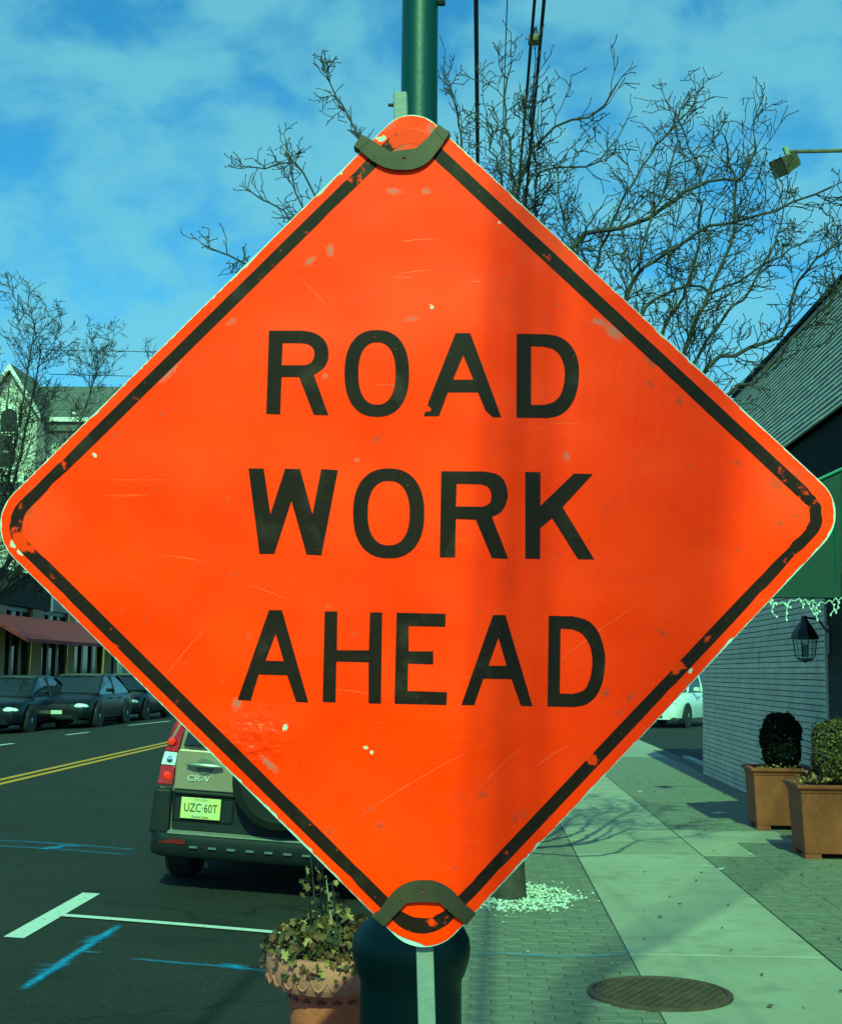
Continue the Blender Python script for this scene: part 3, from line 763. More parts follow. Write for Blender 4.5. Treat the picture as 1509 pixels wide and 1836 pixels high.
# litter: dry leaf bits and white specks on the pavement
mb, mw = MB(), MB()
for _ in range(170):
    x, y = rg.uniform(-.4, 3.4), rg.uniform(6.2, 24); s = rg.uniform(.004, .014); a = rg.uniform(0, 6.28)
    ux, uy = math.cos(a) * s * rg.uniform(1, 2.2), math.sin(a) * s * rg.uniform(1, 2.2); z = .010
    tgt = mw if rg.random() < (.6 if x < 1 else .25) else mb
    tgt.add([(x - ux, y - uy, z), (x + uy * .5, y - ux * .5, z + s * .5), (x + ux, y + uy, z + s * .2), (x - uy * .5, y + ux * .5, z + s * .35), (x, y, z - .004)], [(0, 1, 2, 3), (0, 4, 1), (1, 4, 2), (2, 4, 3), (3, 4, 0)])
for (px, py, s) in ((1183, 1647, .022), (1305, 1626, .014), (1200, 1611, .013), (1155, 1566, .013), (1310, 1707, .011), (1380, 1808, .02)):
    p = G(px, py); mb.add([(p.x - s, p.y, .008), (p.x, p.y - s * .6, .012), (p.x + s, p.y + .01, .014), (p.x, p.y + s * .7, .02)], [(0, 1, 2, 3)])
tag(mb.build('leaf_litter', mat('dry_leaf', (0.07, 0.05, 0.035), 0.9, .4, 20), fix=False), 'dry brown leaf scraps lying on the pavement', 'litter', kind='stuff')
for (px, py, s) in ((1147, 1420, .05), (1287, 1459, .10), (1292, 1560, .04)):
    p = G(px, py); mw.add([(p.x - s, p.y, .006), (p.x, p.y - s * .5, .008), (p.x + s, p.y + .01, .02), (p.x, p.y + s * .6, .012)], [(0, 1, 2, 3)])
tag(mw.build('paper_scraps', mat('white_paper', (0.65, 0.65, 0.62), 0.9, .15, 20), fix=False), 'small white scraps and chips scattered over the pavement', 'litter', kind='stuff')

# ================================================================== LAMP POST
LY = 3.6
lt, lbm = PY(753, 6, LY), PY(737, 1700, LY)
lx0 = lbm.x
lp = thing('lamp_post', 'dark green cast lamp post with a swollen base directly behind the sign', 'lamp post', (lx0, LY, 0))
M_green = mat('post_green', (0.011, 0.033, 0.025), 0.42, 0.15, 3, 0.06, 60, coat=.15)
zb_ = lbm.z; lean = (lt.x - lx0) / (lt.z - zb_)
MB().lathe([(.19, 0), (.19, .06), (.17, .08), (.135, .12), (.129, zb_ - .10), (.130, zb_ - .075), (.140, zb_ - .055), (.149, zb_ - .025), (.152, zb_), (.148, zb_ + .028), (.135, zb_ + .052), (.115, zb_ + .07), (.10, zb_ + .085), (.085, zb_ + .14), (.066, zb_ + .30), (.058, zb_ + .34)], 48, (lx0, LY, 0)).build('base', mat('post_green_shaded', (0.006, 0.017, 0.014), 0.5, 0.3, 4, 0.08, 60, spec=.3), lp, smooth=True)  # same paint as the pole, darkened: the sign's shade is put into the colour
MB().tube([(lx0 + lean * (z - zb_), LY, z) for z in (zb_ + .30, 2.0, 3.4, 5.0)], [.0555, .0525, .050, .047], 40).build('pole', M_green, lp, smooth=True)
bt = PY(790, 4, LY)
MB().tube([(bt.x - .02, LY, bt.z), (bt.x + .012, LY, bt.z + .0)], .011, 8).tube([(bt.x - .0, LY, bt.z - .006), (bt.x, LY, bt.z + .2)], .010, 8).build('banner_bracket', M_black, lp)
tx = lx0 + lean * (5.0 - zb_)
MB().lathe([(.05, 0), (.09, .03), (.09, .06), (.06, .09)], 20, (tx, LY, 5.0)).build('collar', M_green, lp, smooth=True)
MB().lathe([(.07, .09), (.17, .22), (.19, .36), (.15, .50), (.06, .60)], 24, (tx, LY, 5.0)).build('globe', mat('opal_globe', (.8, .8, .76), .25), lp, smooth=True)
MB().lathe([(.08, .60), (.03, .66), (.012, .74)], 16, (tx, LY, 5.0)).build('finial', M_green, lp, smooth=True)

# ================================================================== TERRACOTTA POT WITH IVY
PYY = 4.05
pz = PY(600, 1702, PYY)
pr = (600 - 481) * PYY / F_PX
pot = thing('terracotta_pot', 'weathered round terracotta pot with a scalloped rim beside the lamp post', 'plant pot', (pz.x, PYY, 0))
pt_ = pz.z
M_terra = speckle(mat('terracotta', (0.34, 0.075, 0.042), 0.85, 0.2, 7, 0.25, 80, col2=(0.42, 0.12, 0.075)), 5, .58, .78, (.40, .17, .12), .5)
MB().lathe([(pr * .40, 0), (pr * .42, .02), (pr * .66, pt_ - .105), (pr * .70, pt_ - .098)], 40, (pz.x, PYY, 0)).build('body', M_terra, pot, smooth=True)
MB().lathe([(pr * .70, pt_ - .094), (pr * .90, pt_ - .094), (pr * .97, pt_ - .075), (pr * 1.0, pt_ - .045), (pr * .99, pt_ - .012), (pr * .96, pt_), (pr * .86, pt_), (pr * .84, pt_ - .03), (pr * .6, pt_ - .05)], 48, (pz.x, PYY, 0)).build('rim', mat('terracotta_rim', (0.35, 0.135, 0.11), 0.85, 0.2, 9, 0.3, 80, col2=(.46, .18, .145)), pot, smooth=True)
mb = MB()
for k in range(26):                                         # scallops pressed along the rim
    an = 2 * math.pi * k / 26; pts = []
    for j in range(7):
        t = an + (j - 3) / 3 * math.pi / 26; u = abs(j - 3) / 3
        pts.append((pz.x + pr * .985 * math.cos(t), PYY + pr * .985 * math.sin(t), pt_ - .078 + .030 * u ** 1.8))
    mb.tube(pts, .0032, 5)
mb.build('scallops', MATS['terracotta_rim'], pot, smooth=True)
mb = MB()
for k in range(18):
    an = 2 * math.pi * k / 18; r = pr * .655
    mb.tube([(pz.x + (r + .001) * math.cos(an + t), PYY + (r + .001) * math.sin(an + t), pt_ - .118 - .006 * abs(t) * 10) for t in (-.09, 0, .09)], .005, 5)
mb.build('groove_ring', mat('terracotta_dark', (.12, .055, .035), .9), pot)
M_soil = mat('soil', (0.03, 0.022, 0.016), 0.95, .4, 30, .6, 80)
MB().lathe([(pr * .84, -.0), (pr * .5, .015), (.01, .03)], 24, (pz.x, PYY, pt_ - .03)).build('soil', M_soil, pot)

def leaf(mb, p, n, up, s, lobes=True):
    n = n.normalized(); a = n.cross(up)
    a = a.normalized() if a.length > 1e-4 else n.orthogonal().normalized()
    b = a.cross(n)
    if lobes: sh = [(0, -.5), (.42, -.35), (.30, -.05), (.52, .2), (.2, .25), (0, .62), (-.2, .25), (-.52, .2), (-.30, -.05), (-.42, -.35)]
    else: sh = [(0, -.5), (.28, -.15), (.25, .2), (0, .55), (-.25, .2), (-.28, -.15)]
    vs = [p + a * (x * s) + b * (y * s) + n * (abs(x) * s * .25) for x, y in sh]
    o = len(mb.v); m = len(sh)
    mb.add(vs + [p], [(i, (i + 1) % m, m) for i in range(m)])
def rv(rng): 
    v = Vector((rng.gauss(0, 1), rng.gauss(0, 1), rng.gauss(0, 1))); return v.normalized()
M_ivy = [mat('ivy_green', (0.040, 0.031, 0.009), 0.65, .45, 30), mat('ivy_olive', (0.105, 0.065, 0.02), 0.7, .4, 30), mat('ivy_brown', (0.11, 0.046, 0.022), 0.8, .4, 30), mat('ivy_pale', (0.29, 0.19, 0.08), 0.65, .3, 30)]
iv = thing('ivy_plant', 'straggly variegated ivy with brown tips filling the terracotta pot', 'ivy', (pz.x, PYY, pt_))
mbs = [MB() for _ in M_ivy]; st = MB()
rg = random.Random(5)
for i in range(1150):
    a = rg.uniform(0, 2 * math.pi); rr = math.sqrt(rg.random()) * 1.08
    hgt = max(0, 1 - rr * rr) * .05 + rg.uniform(-.015, .045)
    if rr > .93: hgt = rg.uniform(-.05, .02)
    p = Vector((pz.x + pr * rr * math.cos(a), PYY + pr * rr * math.sin(a), pt_ + hgt))
    n = (rv(rg) * .9 + Vector((math.cos(a) * rr * .7, math.sin(a) * rr * .7, .7)))
    k = rg.choices((0, 1, 2, 3), (4, 3, 3, 1.3))[0]
    leaf(mbs[k], p, n, rv(rg), rg.uniform(.014, .031))
for (sx, h) in ((-20, 155), (-8, 175), (-30, 130), (10, 120), (22, 110), (0, 150), (35, 90)):
    b0 = PY(590 + sx, 1690, PYY + rg.uniform(-.08, .08)); top = PY(575 + sx * .9, 1690 - h, PYY + rg.uniform(-.05, .05))
    mid = b0.lerp(top, .5) + Vector((rg.uniform(-.012, .012), 0, 0)); st.tube([b0, mid, top], [.004, .0035, .002], 5)
    for j in range(9):
        t = rg.uniform(.3, 1); p = b0.lerp(top, t) + Vector((rg.gauss(0, .016), rg.gauss(0, .016), 0))
        leaf(mbs[rg.choices((0, 1, 2, 3), (2, 4, 2, 2))[0]], p, rv(rg) + Vector((0, -.6, .3)), rv(rg), rg.uniform(.013, .027))
for k, m in enumerate(mbs): m.build('leaves', M_ivy[k], iv, fix=False)['kind'] = 'stuff'
st.build('stems', M_black, iv)

# ================================================================== PLANTER BOXES AND SHRUBS
M_plan = mat('planter_terracotta', (0.16, 0.040, 0.016), 0.75, 0.2, 5, 0.2, 60, col2=(.225, .066, .028))
def planter(label, x, y, w, h, rz):
    o = thing('planter_box', label, 'planter', (x, y, 0), (0, 0, rz), 'terracotta planter boxes by the wall')
    lo, hi = w * .45, w * .5
    def ring(s, z): return [(-s, -s, z), (s, -s, z), (s, s, z), (-s, s, z)]
    MB().loft([ring(lo, .045), ring(hi, h - .075)]).build('box', M_plan, o, world=False, bevel=.006)
    for sx in (-1, 1):
        for sy in (-1, 1):
            MB().box(*(sorted((sx * lo, sx * (lo - .14)))), *(sorted((sy * lo, sy * (lo - .14)))), 0, .044).build('foot', M_plan, o, world=False)
    MB().loft([ring(hi + .006, h - .074), ring(hi + .012, h - .05)]).build('moulding', M_plan, o, world=False, bevel=.004)
    b = hi + .035; c = hi - .02
    mb = MB(); 
    for z0_, z1_ in ((h - .048, h),):
        rr = [ring(hi + .016, z0_), ring(b, z0_ + .02), ring(b, z1_), ring(c, z1_), ring(c, z1_ - .05)]
        mb.loft(rr, cap=False)
    mb.build('rim', M_plan, o, world=False, bevel=.004)
    MB().box(-c, c, -c, c, h - .12, h - .035).build('soil', M_soil, o, world=False)
    return o
def shrub(label, c, rx, rz, mats, n, seed, leafs):
    r_ = random.Random(seed)
    o = thing('topiary_shrub', label, 'shrub', (c.x, c.y, c.z - rz))
    MB().tube([(c.x, c.y, c.z - rz - .02), (c.x + .01, c.y, c.z)], [.03, .02], 8).build('stem', M_bark, o)
    mbs = [MB() for _ in mats]
    for i in range(n):
        d = rv(r_); e = .80 + .2 * r_.random() ** .5 + .07 * math.sin(d.x * 7 + seed) * math.sin(d.z * 6 + 3 * d.y)
        if r_.random() < .05: e += r_.uniform(.03, .13)
        sq = (abs(d.x) ** 2.6 + abs(d.y) ** 2.6 + abs(d.z) ** 2.6) ** (-1 / 2.6)
        p = Vector((c.x + d.x * sq * e * rx, c.y + d.y * sq * e * rx, c.z + d.z * sq * e * rz))
        k = r_.randrange(len(mats)); leaf(mbs[k], p, d + rv(r_) * .8, rv(r_), leafs * r_.uniform(.7, 1.3), lobes=False)
    for k, m in enumerate(mats):
        mbs[k].build('foliage', m, o, fix=False)['kind'] = 'stuff'
    return o
p1, p2 = G(1355, 1488), G(1444, 1540)
W1 = .60
PH = (1488 - 1384) * p1.y / F_PX + .015
planter('farther terracotta planter box standing at the foot of the brick wall', p1.x + .27 + .02, p1.y + .27, W1, PH, R(-2))
planter('nearer terracotta planter box cut by the right picture edge', p2.x + .29, p2.y + .27, W1 + .04, (1540 - 1415) * p2.y / F_PX + .01, R(-2))
c1 = PY(1399, 1330, p1.y + .28)
M_yew = [mat('yew_dark', (0.005, 0.006, 0.003), 0.9, .3, 30, spec=.15), mat('yew_dark_two', (0.008, 0.009, 0.004), 0.9, .3, 30, spec=.15)]
shrub('dark clipped evergreen shrub in the farther planter', c1, .205, .30, M_yew, 5200, 2, .034)
c2 = PY(1500, 1348, p2.y + .3)
M_box = [mat('boxwood_olive', (0.075, 0.054, 0.008), 0.6, .35, 30), mat('boxwood_dark', (0.03, 0.026, 0.006), 0.65, .3, 30), mat('boxwood_yellow', (0.14, 0.10, 0.018), 0.6, .3, 30)]
shrub('olive boxwood shrub in the nearer planter', c2, .225, .29, M_box, 4600, 4, .030)
mb, rg = [MB(), MB()], random.Random(8)
for (px, py, w, h, yy) in ((1465, 1402, 70, 16, p2.y + .12), (1400, 1378, 60, 6, p1.y + .12)):
    for i in range(110):
        p = PY(px + rg.gauss(0, w * .4), py - abs(rg.gauss(0, h * .5)), yy + rg.uniform(-.05, .2)); leaf(mb[i % 2], p, rv(rg) + Vector((0, -.4, .5)), rv(rg), rg.uniform(.018, .04))
tag(mb[0].build('fallen_leaves', M_ivy[1], fix=False), 'low olive leaves covering the soil of the planter boxes', 'ground cover', kind='stuff')
tag(mb[1].build('fallen_leaves', M_ivy[3], fix=False), 'pale dry leaves covering the soil of the planter boxes', 'ground cover', kind='stuff')

# ================================================================== MANHOLE COVER
mc = G(1182, 1783)
mr = (1306 - 1058) / 2 * mc.y / F_PX
mh = thing('manhole_cover', 'rusty round cast iron manhole cover set in the pavement edge', 'manhole cover', (mc.x, mc.y, 0))
M_iron = mat('rusty_iron', (0.075, 0.05, 0.036), 0.75, .35, 9, .4, 90, metal=.2)
MB().lathe([(mr, -.02), (mr, .012), (mr - .012, .017), (mr - .028, .016), (mr - .03, .009)], 64, (mc.x, mc.y, 0), cap=False).build('frame', M_iron, mh, smooth=True)
MB().lathe([(mr - .032, -.02), (mr - .034, .011), (.01, .0115)], 64, (mc.x, mc.y, 0)).build('lid', M_iron, mh)
bar = MB().box(-.5, .5, -.006, .006, 0, .005)
for sgn in (1, -1):
    mb = MB()
    for k in range(-7, 8):
        off = k * .044; L = math.sqrt(max((mr - .05) ** 2 - off * off, 0))
        if L < .04: continue
        ang = R(62) if sgn == 1 else R(-28); u = Vector((math.cos(ang), math.sin(ang))); nrm = Vector((-u.y, u.x)); w = .007 if sgn == 1 else .003
        c_ = Vector((mc.x, mc.y)) + nrm * off; a, b = c_ - u * L, c_ + u * L
        q = [a - nrm * w, b - nrm * w, b + nrm * w, a + nrm * w]; zt = .0165 if sgn == 1 else .0145
        mb.add([(p.x, p.y, .010) for p in q] + [(p.x, p.y, zt) for p in q], [(4, 5, 6, 7), (0, 1, 5, 4), (1, 2, 6, 5), (2, 3, 7, 6), (3, 0, 4, 7)])
    mb.build('tread', M_iron, mh)

# ================================================================== OVERHEAD WIRES
K0 = 2.05 / F_PX
def wire(label, px_top, px_low, y_low, z, r, back, group='overhead wires along the street', extra=None):
    a = G(px_top, 0, z); b = G(px_low, y_low, z)
    far = a + (b - a) * (90 / max(b.y - a.y, .1)); far.z = z - 1.2
    pts = [Vector(far), b.lerp(far, .3), b, a, Vector((back, -6.0, z)), Vector((back, -14.0, z + .1)), Vector((back, -40.0, z + .3))]
    P = [pts[0], pts[1], pts[2], pts[2].lerp(pts[3], .5), pts[3]]
    for i in range(1, 9):
        t = i / 8; s = t * t * (3 - 2 * t); P.append(Vector((a.x + (back - a.x) * s, a.y + (-5.0 - a.y) * t, z)))
    P += pts[5:]
    o = thing('overhead_wire', label, 'wire', (a.x, a.y, z), group=group)
    MB().tube(P, r, 8).build('cable', M_cable, o)
    return o, a, b
wire('thickest black cable overhead, rising straight up from the sign top', 853, 856, 290, 7.4, .021, -1.2)
wire('thin single wire overhead between the thick cable and the paired cables', 909, 905, 110, 7.9, .0055, 1.6)
o1, a1, b1 = wire('left cable of the pair overhead joined by a clamp', 958, 930, 330, 7.6, .015, .20)
o2, a2, b2 = wire('right cable of the pair overhead joined by a clamp', 975, 943, 350, 7.6, .017, .255)
o = thing('sign_shade_strands', 'unseen fan of thin strands added overhead to shade the right half of the sign', 'wire', (4.4, 11, 6.25))
for k in range(14):  # strands added out of view; their soft shadows dim the right of the sign
    px = 985 + k * 24.0; xk = (px - 860) * K0 + .178
    MB().tube([(4.4, 11 + .04 * k, 6.15), (2.6 + .06 * k, 5, 6.7), (xk + .35, -1.2, 7.3), (xk + .06, -3.2, 7.48), (xk, -5.0, 7.55), (xk - .05, -7.0, 7.6), (xk - .1, -30, 8.6)], (.0034 + .0036 * (k / 13)) if k < 12 else .0055, 6).build('strand', M_cable, o)
sp = G(957, 72, 7.6)
cl_ = thing('cable_clamp', 'small metal clamp joining the paired overhead cables', 'clamp', sp)
MB().box(sp.x - .055, sp.x + .055, sp.y - .06, sp.y + .06, sp.z - .03, sp.z + .04).build('plate', M_rust, cl_, bevel=.01)
MB().tube([sp + Vector((-.02, 0, .0)), sp + Vector((.0, .0, .12))], .02, 6).tube([sp + Vector((.05, 0, -.02)), sp + Vector((.02, .05, .16))], .008, 6).build('bolt', M_black, cl_)
for (x0, y0, x1, y1, lab) in ((90, 628, 900, 640, 'faint upper wire crossing the sky beside the bare tree on the left'), (90, 671, 900, 690, 'faint lower wire crossing the sky above the grey house roof')):
    a, b = PY(x0, y0, 46), PY(x1, y1, 120)
    o = thing('overhead_wire', lab, 'wire', a, group='thin wires across the street')
    MB().tube([a, b], .014, 5).build('cable', M_cable, o)

# ================================================================== CARS
def wheel(par, x, y, r, w, side):
    t = MB().lathe([(r * .62, -w / 2), (r * .93, -w / 2), (r, -w * .36), (r, w * .36), (r * .93, w / 2), (r * .62, w / 2)], 28, (x, y, r), 'x').build('wheel', M_tyre, par, world=False, smooth=True)
    m = MB(); s = x + side * w * .36
    m.lathe([(r * .66, 0), (r * .60, side * .03), (r * .2, side * .03), (r * .05, side * .045)], 20, (s, y, r), 'x')
    m.build('rim', M_rim, t, world=False, smooth=True)
    return t
def section(y, zt, hw, zb):
    h = zt - zb
    half = [(.0, zb), (hw * .86, zb), (hw * .97, zb + .10 * h), (hw, zb + .32 * h), (hw, zb + .62 * h), (hw * .965, zb + .86 * h), (hw * .88, zt - .015), (hw * .6, zt), (0, zt + .012)]
    return [(x, y, z) for x, z in half] + [(-x, y, z) for x, z in reversed(half[1:-1])]
def car(name, label, cat, paint, loc, rz, kind='sedan', group=None):
    o = thing(name, label, cat, loc, (0, 0, rz), group)
    if kind == 'sedan': Ln, W, H, belt = 4.65, .89, 1.43, .93; yr, y0, y1, yf = -2.0, -1.15, .35, 1.35
    else: Ln, W, H, belt = 4.7, .93, 1.76, 1.08; yr, y0, y1, yf = -2.28, -1.95, .45, 1.25
    e = Ln / 2
    st = [(-e, belt - .2, W * .8, .40), (-e + .08, belt - .05, W * .92, .28), (-e + .5, belt + .02, W, .22), (-.6, belt, W, .20), (.7, belt, W, .20), (1.35, belt - .01, W, .20), (e - .55, belt - .10, W * .96, .22), (e - .18, belt - .19, W * .9, .24), (e - .04, belt - .28, W * .82, .28), (e, belt - .40, W * .74, .34)]
    MB().loft([section(*s) for s in st]).build('body', paint, o, world=False, smooth=True)
    def hoop(y, zt, f):
        zb = belt - .03; hb, ht = W * .90, W * (.90 + (.68 - .90) * f)
        return [(hb, y, zb), ((hb + ht) / 2 + .025 * f, y, zb + (zt - zb) * .55), (ht + .02, y, zt - .04 * f), (ht - .06, y, zt), (-ht + .06, y, zt), (-ht - .02, y, zt - .04 * f), (-(hb + ht) / 2 - .025 * f, y, zb + (zt - zb) * .55), (-hb, y, zb)]
    MB().loft([hoop(yr, belt + .02, 0), hoop(y0, H - .04, .95), hoop((y0 + y1) / 2, H - .01, 1), hoop(y1, H - .03, .95), hoop(yf, belt + .02, 0)]).build('windows', M_glass, o, world=False)
    ht = W * .68
    MB().loft([[(-ht - .01, y, z - .035), (ht + .01, y, z - .035), (ht - .03, y, z + .012), (0, y, z + .022), (-ht + .03, y, z + .012)] for y, z in ((y0 - .12, H - .06), (y0 + .1, H - .022), ((y0 + y1) / 2, H), (y1 - .1, H - .022), (y1 + .08, H - .06))]).build('roof', paint, o, world=False, smooth=True)
    for s in (-1, 1):
        for (ya_, yb_) in ((yf, y1), (yr, y0), (-.25, -.3), (.62, None)):
            if yb_ is None: continue
            MB().tube([(s * W * .905, ya_, belt - .02), (s * (ht + .035), yb_, H - .05)], .038, 6).build('pillar', paint, o, world=False)
        MB().loft([[(s * (W + .0), .78, belt + .03), (s * (W + .17), .76, belt + .02), (s * (W + .19), .76, belt + .13), (s * (W + .02), .78, belt + .14)], [(s * W, .90, belt + .04), (s * (W + .14), .88, belt + .03), (s * (W + .15), .88, belt + .12), (s * W, .9, belt + .12)]]).build('mirror', paint, o, world=False)
        for yy in (e - .86, -e + .95):
            MB().lathe([(.40, 0), (.40, s * .012), (.30, s * .013)], 24, (s * (W - .004), yy, .36), 'x').build('wheel_arch', M_black, o, world=False)
            wheel(o, s * (W - .085), yy, .335 if kind == 'sedan' else .37, .22, s)
        MB().sphere((s * W * .62, e - .14, belt - .33), .25, .13, .085, 14, 8).build('headlight', M_lens, o, world=False, smooth=True)
        MB().box(s * W * .8 - .12, s * W * .8 + .12, -e - .005, -e + .12, belt - .25, belt - .10).build('tail_light', M_redlens, o, world=False)
        for yy in (.35, -.65): MB().box(min(s * (W - .01), s * (W + .02)), max(s * (W - .01), s * (W + .02)), yy - .1, yy + .1, belt - .15, belt - .12).build('door_handle', paint, o, world=False)
    MB().box(-W * .36, W * .36, e - .10, e + .012, belt - .40, belt - .27).build('grille', M_black, o, world=False)
    for k in range(3): MB().box(-W * .34, W * .34, e + .012, e + .02, belt - .385 + k * .04, belt - .372 + k * .04).build('grille_bar', M_chrome, o, world=False)
    MB().loft([[(-W * .86, e - .28, z), (-W * .62, e + .02, z), (W * .62, e + .02, z), (W * .86, e - .28, z)] for z in (.26, .50)]).build('bumper', paint, o, world=False)
    MB().box(-W * .45, W * .45, e + .0, e + .03, .30, .38).build('intake', M_black, o, world=False)
    MB().box(-.15, .15, e + .022, e + .034, .40, .50).build('number_plate', M_white, o, world=False)
    return o
P_dark = mat('paint_midnight', (0.006, 0.007, 0.010), 0.3, .1, 4, coat=.08, spec=.2)
P_char = mat('paint_charcoal', (0.007, 0.007, 0.009), 0.35, .1, 4, coat=.06, spec=.2)
P_white = mat('paint_white', (0.72, 0.73, 0.70), 0.3, .04, 4, coat=.6)
fw1, rw1 = GR(54, 1313), GR(108, 1304)
xw = (fw1.x + rw1.x) / 2
gl = 'dark cars parked across the street'
def park(px, py, name, label, cat, paint, kind, W):
    f = GR(px, py); x = f.x - W + .02
    return car(name, label, cat, paint, (x, f.y + 1.48, road_z(x) - .0), math.pi, kind, gl)
park(54, 1313, 'parked_car', 'nearest dark sedan parked across the street, cut by the left edge', 'car', P_dark, 'sedan', .89)
park(176, 1304, 'parked_car', 'middle dark sedan of the three parked across the street', 'car', P_char, 'sedan', .89)
park(262, 1291, 'parked_car', 'farthest dark car of the three, half hidden by the sign edge', 'car', P_dark, 'sedan', .89)
wf = G(1228, 1305, -.015)
ph = math.pi + R(-26); rw_ = Matrix.Rotation(ph, 3, 'Z') @ Vector((-.845, 1.49, 0))
car('parked_car', 'white estate car parked in the car park past the brick wall', 'car', P_white, (wf.x - rw_.x, wf.y - rw_.y, -.015), ph, 'suv')
wv_ = G(1262, 1258, -.015)
car('parked_car', 'second white vehicle standing behind the white estate in the car park', 'car', P_white, (wv_.x + .6, min(wv_.y + 2, 66), -.015), math.pi + R(80), 'suv')

# ---- the beige sport utility seen from behind
SY = 10.35
sx_c = -1.60
suv = thing('parked_suv', 'beige sport utility vehicle seen from behind, parked at the kerb', 'car', (sx_c, SY, road_z(sx_c) - .005), (0, math.atan(.060), 0))
P_beige = mat('paint_beige', (0.30, 0.235, 0.170), 0.35, .06, 3, coat=.5, metal=.25)
HW = .895
def ssec(y, zt, w, wr, zb=.32, zm=1.02):
    half = [(0, zb), (w * .93, zb), (w, zb + .12), (w, .62), (w * .995, .80), (w * .97, zm), (w * .96, zm + .06), ((w * .9 + wr) / 2 + .03, (zm + zt) / 2), (wr + .02, zt - .09), (wr - .06, zt - .02), (0, zt)]
    return [(x, y, z) for x, z in half] + [(-x, y, z) for x, z in reversed(half[1:-1])]
MB().loft([ssec(.05, 1.64, HW * .955, .60), ssec(.14, 1.68, HW * .985, .64), ssec(.5, 1.70, HW, .66), ssec(1.6, 1.71, HW, .67), ssec(2.7, 1.66, HW, .66), ssec(3.4, 1.10, HW, .72), ssec(4.2, 1.0, HW * .96, .7, zm=.85), ssec(4.42, .8, HW * .84, .6, zm=.7)]).build('body', P_beige, suv, world=False, smooth=True)
# tailgate, glass, cladding (all proud of the body by a few mm)
def plate_(name, m, pts, y, d=.03, bevel=.01, par=None):
    return MB().prism([[(x, y + k, z) for x, z, k in [(p + (0,))[:3] if len(p) == 2 else p for p in pts]]], (0, d, 0)).build(name, m, par or suv, world=False, bevel=bevel)
tg = plate_('tailgate', P_beige, [(-.745, .755), (.745, .755), (.745, 1.0), (.73, 1.05), (-.73, 1.05), (-.745, 1.0)], .012, .05, .012)
plate_('rear_window', M_glass, [(-.70, 1.075), (.70, 1.075), (.60, 1.52, .06), (-.60, 1.52, .06)], .02, .03, .008)
plate_('roof_edge', P_beige, [(-.62, 1.53), (.62, 1.53), (.58, 1.62, .03), (-.58, 1.62, .03)], .045, .03, .01)
MB().box(-.66, -.40, -.004, .012, 1.085, 1.098).build('wiper', M_black, suv, world=False)
plate_('lower_cladding', M_clad, [(-.735, .455), (.735, .455), (.75, .745), (-.75, .745)], .0, .06, .015)
MB().box(-.735, -.27, -.03, -.002, .718, .748).build('cladding_lip', M_clad, suv, world=False, bevel=.012)
MB().loft([[(-.735, .0, .515), (-.27, .0, .515), (-.27, .0, .72), (-.735, .0, .72)], [(-.72, -.012, .53), (-.285, -.012, .53), (-.285, -.012, .705), (-.72, -.012, .705)]], cap=False).build('plate_surround', M_clad, suv, world=False)
for s in (-1, 1):
    MB().loft([[(s * .905, y, .42), (s * .75, y, .42), (s * .755, y, .75), (s * .885, y, .75)] for y in (.0, .35)]).build('corner_cladding', M_clad, suv, world=False, bevel=.02)
    tl = MB().loft([[(s * .755, -.005 + k, .78), (s * .875, .03 + k, .775), (s * .872, .16 + k, .775), (s * .76, .16 + k, .78)] for k in (0,)] + [[(s * .745, .0, .92), (s * .862, .04, .92), (s * .862, .17, .92), (s * .745, .17, .92)]]).build('tail_light', M_redlens, suv, world=False, bevel=.008, smooth=False)
    MB().loft([[(s * .745, -.002, .923), (s * .862, .038, .923), (s * .862, .17, .923), (s * .745, .17, .923)], [(s * .74, .005, 1.02), (s * .845, .05, 1.02), (s * .845, .18, 1.02), (s * .74, .18, 1.02)]]).build('reversing_lens', M_lens, tl, world=False, bevel=.006)
    MB().loft([[(s * .74, .003, 1.023), (s * .845, .048, 1.023), (s * .845, .18, 1.023), (s * .74, .18, 1.023)], [(s * .70, .03, 1.22), (s * .80, .08, 1.22), (s * .80, .2, 1.22), (s * .70, .2, 1.22)], [(s * .61, .07, 1.44), (s * .70, .12, 1.44), (s * .70, .22, 1.44), (s * .61, .22, 1.44)]]).build('upper_lens', M_redlens, tl, world=False, bevel=.008)
    MB().lathe([(.034, .0), (.030, -.008), (.012, -.010)], 20, (s * .80, .012, .845), 'y').build('lamp_ring', mat('bright_red', (.75, .01, .008), .2, .2, 40, coat=.4), tl, world=False, smooth=True)
    MB().lathe([(.030, .0), (.026, -.010), (.010, -.012)], 20, (s * .79, .018, 1.10), 'y').build('lamp_ring', MATS['bright_red'], tl, world=False, smooth=True)
    MB().lathe([(.028, .0), (.024, -.006), (.010, -.009)], 20, (s * .79, .018, .965), 'y').build('lamp_ring', M_chrome, tl, world=False, smooth=True)
bp_ = [(-.90, .22), (-.885, .04), (-.80, -.09), (-.5, -.125), (.5, -.125), (.80, -.09), (.885, .04), (.90, .22)]
def bring(z, k, kx=1.0): return [(x * kx, y * k if y < 0 else y, z) for x, y in bp_] + [(.80, .22, z), (-.80, .22, z)]
MB().loft([bring(.26, .55, .985), bring(.30, .85), bring(.40, 1.0), bring(.435, .92)]).build('bumper', M_clad, suv, world=False, bevel=.012, smooth=True)
MB().loft([[(-.74, -.10, z), (.74, -.10, z), (.74, -.008, z + .008), (-.74, -.008, z + .008)] for z in (.4365, .447)]).build('step_pad', mat('grey_step', (.20, .19, .165), .6, .2, 20, .2, 200), suv, world=False)
for s in (-1, 1): MB().loft([[(s * .80, -.085, z), (s * .60, -.118, z), (s * .60, -.10, z), (s * .80, -.07, z)] for z in (.365, .40)]).build('reflector', mat('dull_red', (.10, .003, .004), .3, .3, 20), suv, world=False)
